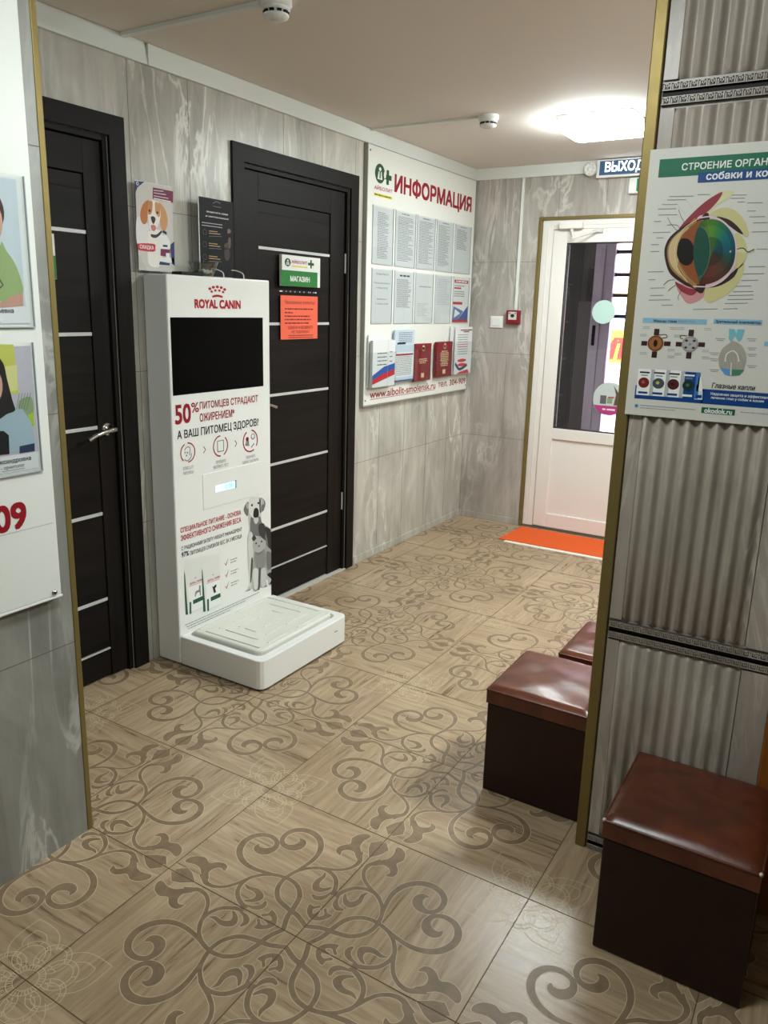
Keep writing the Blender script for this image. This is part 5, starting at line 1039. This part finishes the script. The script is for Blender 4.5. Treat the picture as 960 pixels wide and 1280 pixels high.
for x, y in ((610, 230), (820, 232), (820, 292), (570, 325), (570, 365), (570, 437), (820, 335), (820, 410)): f.line(EP, on(EP, W8, [(x, y), (x + 65, y + 2)]), .0012, O, 'grey_ink'); f.line(EP, on(EP, W8, [(x + 10, y + 12), (x + 55, y + 14)]), .0012, O, 'grey_ink')
for k in range(7): f.line(EP, on(EP, W8, smooth([(655 + k * 22, 440 - 6 * abs(k - 3)), (650 + k * 24, 400), (660 + k * 19, 340 - 5 * (3 - abs(k - 3)))], 4)), .0006, O + .0006, 'grey_ink')
f.build('optic_pathway_diagram', ep)
f = MB(); p = EP.px(*W8(78, 540)); q = EP.px(*W8(76, 628)); f.rect(EP, p[0], EP.px(*W8(530, 600))[0], q[1], p[1], O, bl); p2 = EP.px(*W8(528, 566)); q2 = EP.px(*W8(530, 662)); f.rect(EP, p2[0] - .001, ex1 - .002, q[1], p2[1], O, bl)
f.text(EP, 'Глазные капли', O, 'ink', **box2(EP, W8, 586, 528, 562, 875, 540, 574), bold=.02, shear=.15)
f.text(EP, 'Надежная защита и эффективн', O + .0004, 'white', **box2(EP, W8, 578, 594, 616, 960, 608, 632), bold=.02); f.text(EP, 'лечение глаз у собак и кошек', O + .0004, 'white', **box2(EP, W8, 578, 620, 640, 935, 634, 656), bold=.02)
gp = smooth(on(EP, W8, [(516, 695), (735, 706), (740, 720), (736, 736), (520, 726), (514, 710)]), 3, True); d_ = box2(EP, W8, 516, 691, 730, 740, 700, 740); p, q = d_['tl'], d_['br']; f.rect(EP, p[0], q[0], q[1], p[1], O, flat(14, 96, 62, .45)); f.text(EP, 'okodok.ru', O + .0004, 'white', **box2(EP, W8, 537, 695, 726, 720, 703, 735), bold=.03)
f.disc(EP, EP.px(*W8(83, 678)), .005, .005, O, lb, 16); f.disc(EP, EP.px(*W8(83, 678)), .0025, .0025, O + .0002, bl, 12)
for x0, x1, y in ((108, 480, 676), (108, 345, 692), (775, 1000, 722)): pa, pb = EP.px(*W8(x0, y)), EP.px(*W8(x1, y)); r2 = random.Random(int(x0)); f.dashes(EP, pa[0], pb[0], pa[1], .0015, O, 'grey_ink', r2)
f.build('footer_banner', ep)
for k, (x0, x1, yt) in enumerate(((98, 190, 430), (192, 292, 434), (292, 390, 440), (392, 490, 450))):
    f = MB(); b0 = 612 + k * 7; body = wht if k < 3 else bl; zq = .0006
    p, q = EP.px(*W8(x0, yt)), EP.px(*W8(x1, b0)); f.rect(EP, p[0], q[0], q[1], p[1], O + zq, body); f.rect(EP, q[0] - (q[0] - p[0]) * .22, q[0], q[1], p[1], O + zq + .0002, flat(176, 178, 180, .5) if k < 3 else flat(60, 110, 170, .5))
    w_ = q[0] - p[0]; h_ = p[1] - q[1]; f.rect(EP, p[0] + w_ * .1, p[0] + w_ * .7, p[1] - h_ * .16, p[1] - h_ * .10, O + zq + .0003, 'ink' if k < 3 else wht); f.rect(EP, p[0] + w_ * .2, p[0] + w_ * .6, p[1] - h_ * .26, p[1] - h_ * .22, O + zq + .0003, 'grey_ink')
    f.disc(EP, (p[0] + w_ * .4, q[1] + h_ * .48), w_ * .33, h_ * .20, O + zq + .0003, (flat(110, 34, 30, .4), flat(70, 78, 86, .4), flat(80, 30, 30, .4), flat(22, 50, 46, .4))[k], 20); f.disc(EP, (p[0] + w_ * .36, q[1] + h_ * .5), w_ * .1, h_ * .06, O + zq + .0005, (flat(170, 90, 80, .4), flat(196, 180, 90, .4), flat(40, 16, 16, .4), flat(60, 110, 90, .4))[k], 12)
    f.rect(EP, p[0] + w_ * .12, p[0] + w_ * .68, q[1] + h_ * .06, q[1] + h_ * .14, O + zq + .0003, bl if k < 3 else wht); f.build('medicine_box_print', ep)
f = MB(); w8([(478, 580), (525, 582), (522, 638), (468, 636)], .0007, flat(200, 216, 226, .5), False); w8([(498, 485), (516, 487), (524, 560), (522, 582), (480, 580), (484, 545), (495, 530)], .0008, wht, False); w8([(480, 605), (520, 607), (518, 628), (476, 626)], .0009, bl, False); f.build('dropper_bottle_print', ep)

# ---------------------------------------------------------------- ottomans
def ottoman(x0, x1, y0, y1, h, lid, label, seed, worn):
    root = thing('ottoman', label, 'ottoman', ((x0 + x1) / 2, (y0 + y1) / 2, 0), 'leatherette ottomans'); r2 = random.Random(seed)
    f = MB(); f.box(x0 + .003, x1 - .003, y0 + .003, y1 - .003, 0.0008, h - lid - .002, 'leather_shaded'); f.build('body', root, bevel=.004)
    # padded lid: flat skirt, rounded shoulder, slightly domed top with soft creases
    n = 26; f = MB(); vs = []; fs = []
    grid = lambda u, v: (x0 + (x1 - x0) * u, y0 + (y1 - y0) * v)
    for j in range(n + 1):
        for i in range(n + 1):
            u, v = i / n, j / n; e = min(u, 1 - u, v, 1 - v); x, y = grid(u, v)
            z = h - .014 + .014 * min(1, (1 - (1 - min(1, e / .06)) ** 2)) + .010 * math.sin(math.pi * u) * math.sin(math.pi * v)
            z += .0022 * math.sin(9 * v + 3 * math.sin(3 * u + seed)) * min(1, e * 8) + .0012 * math.sin(17 * v + 5 * u + seed) * min(1, e * 8)
            vs.append((x, y, z))
    fs = [(j * (n + 1) + i, j * (n + 1) + i + 1, (j + 1) * (n + 1) + i + 1, (j + 1) * (n + 1) + i) for j in range(n) for i in range(n)]
    f.mesh(vs, fs, 'leather', True)
    rim = [k for k in range(n + 1)] + [j * (n + 1) + n for j in range(1, n + 1)] + [n * (n + 1) + k for k in range(n - 1, -1, -1)] + [j * (n + 1) for j in range(n - 1, 0, -1)]
    R0 = [vs[k] for k in rim]; N = len(R0); low = [(x, y, h - lid) for x, y, z in R0]
    f.mesh(R0 + low, [(k, N + k, N + (k + 1) % N, (k + 1) % N) for k in range(N)], 'leather')
    f.face(low[::-1], 'leather_shaded'); f.build('lid', root, smooth_all=False)
    f = MB(); f.tube([(x, y, z + .0005) for x, y, z in R0] + [R0[0]], .0028, 'leather', 8, False); f.build('piping', root)
    if worn:
        pale = flat(214, 204, 190, .8)
        for px_, py_ in ((x0, y0), (x1, y0)):
            f = MB(); f.lathe([(.001, -.004), (.0045, -.002), (.005, .001), (.001, .004)], (px_ + (.002 if px_ == x0 else -.002), py_ + .001, h - .0125), (.4, -.6, .6), pale, 8); f.build('worn_spot', root)
        f = MB(); f.lathe([(.001, -.001), (.003, 0), (.001, .001)], (x0 + .09, y1 - .02, h + .0035), (0, 0, 1), pale, 8); f.build('worn_spot', root)
    return root
ottoman(1.042, 1.376, -.066, .274, .362, .058, 'nearest brown leatherette ottoman with worn corners, in front of the ribbed wall', 1, True)
ottoman(.556, .876, .372, .706, .362, .058, 'brown leatherette ottoman with a shiny creased top, just behind the gold edged partition', 2, False)
ottoman(.655, .975, .752, 1.082, .362, .058, 'farthest brown leatherette ottoman, mostly hidden behind the middle one', 3, False)

# ---------------------------------------------------------------- orange mat
f = MB(); f.prism([(-.508, 3.012, .0006), (.40, 3.005, .0006), (.40, YB - .03, .0006), (-.492, YB - .03, .0006)], (0, 0, .006), 'orange'); rt = f.build('door_mat'); tag(rt, 'bright orange mat with a white front edge lying at the white door', 'mat')
f = MB(); f.box(-.455, .40, 2.968, 3.004, .0006, .0052, flat(232, 226, 214, .7)); f.build('border_strip', rt)

# ---------------------------------------------------------------- back wall fittings
f = MB(); f.slab(BW, -.833, -.741, 1.371, 1.450, 0, .009, 'white'); sw = f.build('light_switch', bevel=.003); tag(sw, 'white square light switch on the grey marble wall left of the red call point', 'switch')
f = MB(); f.slab(BW, -.819, -.755, 1.384, 1.437, .008, .0125, 'white'); f.build('rocker', sw, bevel=.002)
cpr = flat(122, 32, 36, .4); cpt = thing('fire_call_point', 'small red fire call point at the end of the white cable channel', 'call point', (-.661, YB, 1.398))
f = MB(); f.slab(BW, -.708, -.613, 1.398, 1.491, 0, .035, cpr); f.build('housing', cpt, bevel=.006)
f = MB(); f.slab(BW, -.690, -.632, 1.429, 1.481, .034, .037, flat(206, 200, 192, .4)); F = Plane('y', YB - .0374); f.disc(F, (-.661, 1.455), .014, .012, 0, 'ink', 16); f.poly(F, [(-.686, 1.477), (-.668, 1.465), (-.686, 1.469)], 0, 'ink'); f.poly(F, [(-.636, 1.477), (-.654, 1.465), (-.636, 1.469)], 0, 'ink'); f.slab(BW, -.681, -.641, 1.407, 1.419, .034, .037, flat(120, 24, 28, .4)); f.build('press_plate', cpt)
f = MB(); f.slab(BW, -.662, -.644, 1.492, ZC - .076, 0, .012, 'ceil_trim'); o = f.build('cable_channel', bevel=.002); tag(o, 'white upright cable channel on the marble wall down to the red call point', 'cable channel')
ex = thing('exit_sign', 'lit dark blue exit sign with white letters above the glazed door', 'sign', (.05, YB, 2.296))
f = MB(); f.slab(BW, -.166, .36, 2.296, 2.400, .0165, .046, 'white'); f.build('housing', ex, bevel=.003)
E0 = Plane('y', YB - .0465); f = MB(); f.rect(E0, -.148, .345, 2.309, 2.391, 0, emit(34, 58, 84, .35, 'lit_blue_panel')); f.build('lit_panel', ex)
f = MB(); f.text(E0, 'ВЫХОД', .0006, emit(236, 244, 255, 1.3, 'lit_letters'), tl=(E0.px(757, 205)[0], 2.384), br=(E0.px(804, 215)[0], 2.317), bold=.014); f.build('lettering', ex); f = MB(); f.poly(E0, [(.19, 2.345), (.27, 2.345), (.27, 2.327), (.315, 2.352), (.27, 2.377), (.27, 2.359), (.19, 2.359)], .0006, bpy.data.materials['lit_letters']); f.build('arrow', ex)
sd = thing('alarm_sounder', 'small round white alarm sounder beside the left end of the exit sign', 'sounder', (-.211, YB, 2.354))
f = MB(); f.lathe([(.042, .0), (.042, .018), (.036, .03), (.022, .034), (.020, .028), (.012, .028), (.010, .036), (.001, .037)], (-.212, YB - .0161, 2.354), (0, -1, 0), 'white', 32); f.build('body', sd)
f = MB()
for k in range(8): t = k * math.pi / 4; f.lathe([(.003, 0), (.003, .002)], (-.212 + .029 * math.cos(t), YB - .0165 - .0315, 2.354 + .029 * math.sin(t)), (0, -1, 0), 'lt_ink', 8)
f.build('sound_slots', sd)
gb = thing('emergency_light', 'small white box with a green panel, under the exit sign', 'emergency light', (.13, YB, 2.197))
f = MB(); f.slab(BW, .036, .27, 2.197, 2.288, 0, .04, 'white'); f.build('housing', gb, bevel=.008); f = MB(); f.slab(BW, .085, .262, 2.207, 2.28, .039, .043, flat(24, 110, 70, .35)); f.rect(Plane('y', YB - .0434), .10, .14, 2.22, 2.268, 0, 'white'); f.build('green_panel', gb)
# stickers on the door glass
GP = Plane('y', YB + .0275)
c = GP.px(754.5, 390); f = MB(); n = 36
def disc3(F, c, r, t, mat): f.prism([F.at(c[0] + r * math.cos(2 * math.pi * k / n), c[1] + r * math.sin(2 * math.pi * k / n), 0) for k in range(n)], (0, -t, 0), mat)
disc3(GP, c, .074, .0008, flat(178, 206, 198, .4)); o = f.build('door_sticker'); tag(o, 'plain pale green round sticker at eye height on the door glass', 'sticker')
c = GP.px(761.8, 498.6); r = .108; f = MB(); disc3(GP, c, r, .0008, flat(182, 192, 188, .4)); o = f.build('door_sticker'); tag(o, 'round sticker with a magenta lower rim, lower on the door glass', 'sticker')
f = MB(); Zs = .001; f.poly(GP, [(c[0] + r * math.cos(t), c[1] + r * math.sin(t)) for t in [math.radians(205 + 130 * k / 20) for k in range(21)]], Zs, flat(170, 60, 120, .4)); f.dashes(GP, c[0] - .04, c[0] + .05, c[1] - .075, .01, Zs + .0004, 'white', random.Random(1))
f.rect(GP, c[0] - .06, c[0] - .02, c[1] - .035, c[1] + .02, Zs, flat(92, 88, 96, .4)); f.rect(GP, c[0] - .015, c[0] + .02, c[1] - .03, c[1] + .005, Zs, flat(120, 150, 110, .4)); f.rect(GP, c[0] - .01, c[0] + .03, c[1] + .005, c[1] + .015, Zs, flat(180, 70, 90, .4)); f.poly(GP, [(c[0] + .03, c[1] - .04), (c[0] + .04, c[1] + .03), (c[0] + .02, c[1] + .09), (c[0] + .052, c[1] + .045), (c[0] + .075, c[1] + .05), (c[0] + .07, c[1] - .04)], Zs, flat(92, 74, 62, .4)); f.build('print', o)

# ---------------------------------------------------------------- ceiling fittings
def detector(x, y, label):
    r = thing('smoke_detector', label, 'smoke detector', (x, y, ZC), 'smoke detectors')
    f = MB(); f.lathe([(.050, .0005), (.050, .018), (.046, .022)], (x, y, ZC), (0, 0, -1), 'gloss_white', 32); f.build('base', r)
    f = MB(); f.lathe([(.044, .0215), (.044, .030), (.040, .033), (.034, .034), (.034, .041), (.041, .042), (.039, .050), (.026, .056), (.001, .057)], (x, y, ZC), (0, 0, -1), 'gloss_white', 32); f.build('sensor_head', r)
    f = MB()
    for k in range(10):
        t = 2 * math.pi * k / 10; cx, cy = x + .0365 * math.cos(t), y + .0365 * math.sin(t); d = Vector((-math.sin(t), math.cos(t), 0)) * .007; n_ = Vector((math.cos(t), math.sin(t), 0)) * .004
        p = Vector((cx, cy, ZC - .0338)); f.prism([p - d - n_, p + d - n_, p + d + n_, p - d + n_], (0, 0, -.0075), 'black')
    f.build('vent_slot', r); return r
detector(-.318, 2.075, 'white smoke detector on the ceiling near the lit square lamp'); detector(-.310, .435, 'white smoke detector at the top edge of the picture, nearest the camera')
f = MB(); f.box(-.988, -.366, 2.062, 2.078, ZC - .011, ZC - .0001, 'ceil_trim'); o = f.build('cable_channel', bevel=.001); tag(o, 'white cable channel across the ceiling to the far smoke detector', 'cable channel')
f = MB(); f.box(-.988, -.36, .410, .434, ZC - .013, ZC - .0001, 'ceil_trim'); o = f.build('cable_channel', bevel=.001); tag(o, 'white cable channel across the ceiling to the near smoke detector', 'cable channel')
glow_far = emit(241, 251, 251, LAMP, 'lit_diffuser'); glow_mid = emit(241, 251, 251, LAMP * MID, 'lit_diffuser_side'); glow_near = emit(241, 251, 251, LAMP * NEAR, 'lit_diffuser_near')
def lamp(x0, x1, y0, y1, label, glow):
    r = thing('ceiling_lamp', label, 'lamp', ((x0 + x1) / 2, (y0 + y1) / 2, ZC))
    f = MB(); f.prism([(x, y, ZC - .0005) for x, y in rrect(x0 - .002, x1 + .002, y0 - .002, y1 + .002, (.042,) * 4)], (0, 0, -.022), 'white'); f.build('base', r)
    f = MB(); global cc_
    L = rrect(x0, x1, y0, y1, (.04,) * 4); n = len(L); cx, cy = (x0 + x1) / 2, (y0 + y1) / 2; vs = []
    lv = ((1, .0226), (1, .048), (.985, .056), (.95, .061), (.8, .064))
    for s_, d in lv: vs += [(cx + (x - cx) * s_, cy + (y - cy) * s_, ZC - d) for x, y in L]
    f.mesh(vs, [(a * n + k, a * n + (k + 1) % n, (a + 1) * n + (k + 1) % n, (a + 1) * n + k) for a in range(len(lv) - 1) for k in range(n)], glow, True); f.face(vs[-n:], glow); f.build('diffuser', r, smooth_all=False); return r
lamp(-.035, .335, 2.21, 2.57, 'bright square ceiling lamp above the far end of the hall', glow_far)
lamp(.48, .845, -.98, -.615, 'bright square ceiling lamp above the near end of the hall, out of the picture', glow_near)
lamp(1.55, 1.915, 1.15, 1.51, 'bright square ceiling lamp behind the ribbed partition, out of the picture', glow_mid)

# ---------------------------------------------------------------- daylight outside, exposure
w = bpy.data.worlds.new('world'); SC.world = w; w.use_nodes = True
w.node_tree.nodes['Background'].inputs['Color'].default_value = (.92, .90, 1.0, 1); w.node_tree.nodes['Background'].inputs['Strength'].default_value = SKY
bpy.data.objects.remove(_to); bpy.data.curves.remove(_tc)
SC.view_settings.view_transform = 'Standard'; SC.view_settings.look = 'None'; SC.view_settings.gamma = 1; SC.view_settings.use_curve_mapping = False
SC.view_settings.exposure = EXPO
SC.cycles.max_bounces = 12; SC.cycles.diffuse_bounces = 8; SC.cycles.transparent_max_bounces = 16; SC.cycles.use_denoising = True
SC.cycles.caustics_reflective = False; SC.cycles.caustics_refractive = False
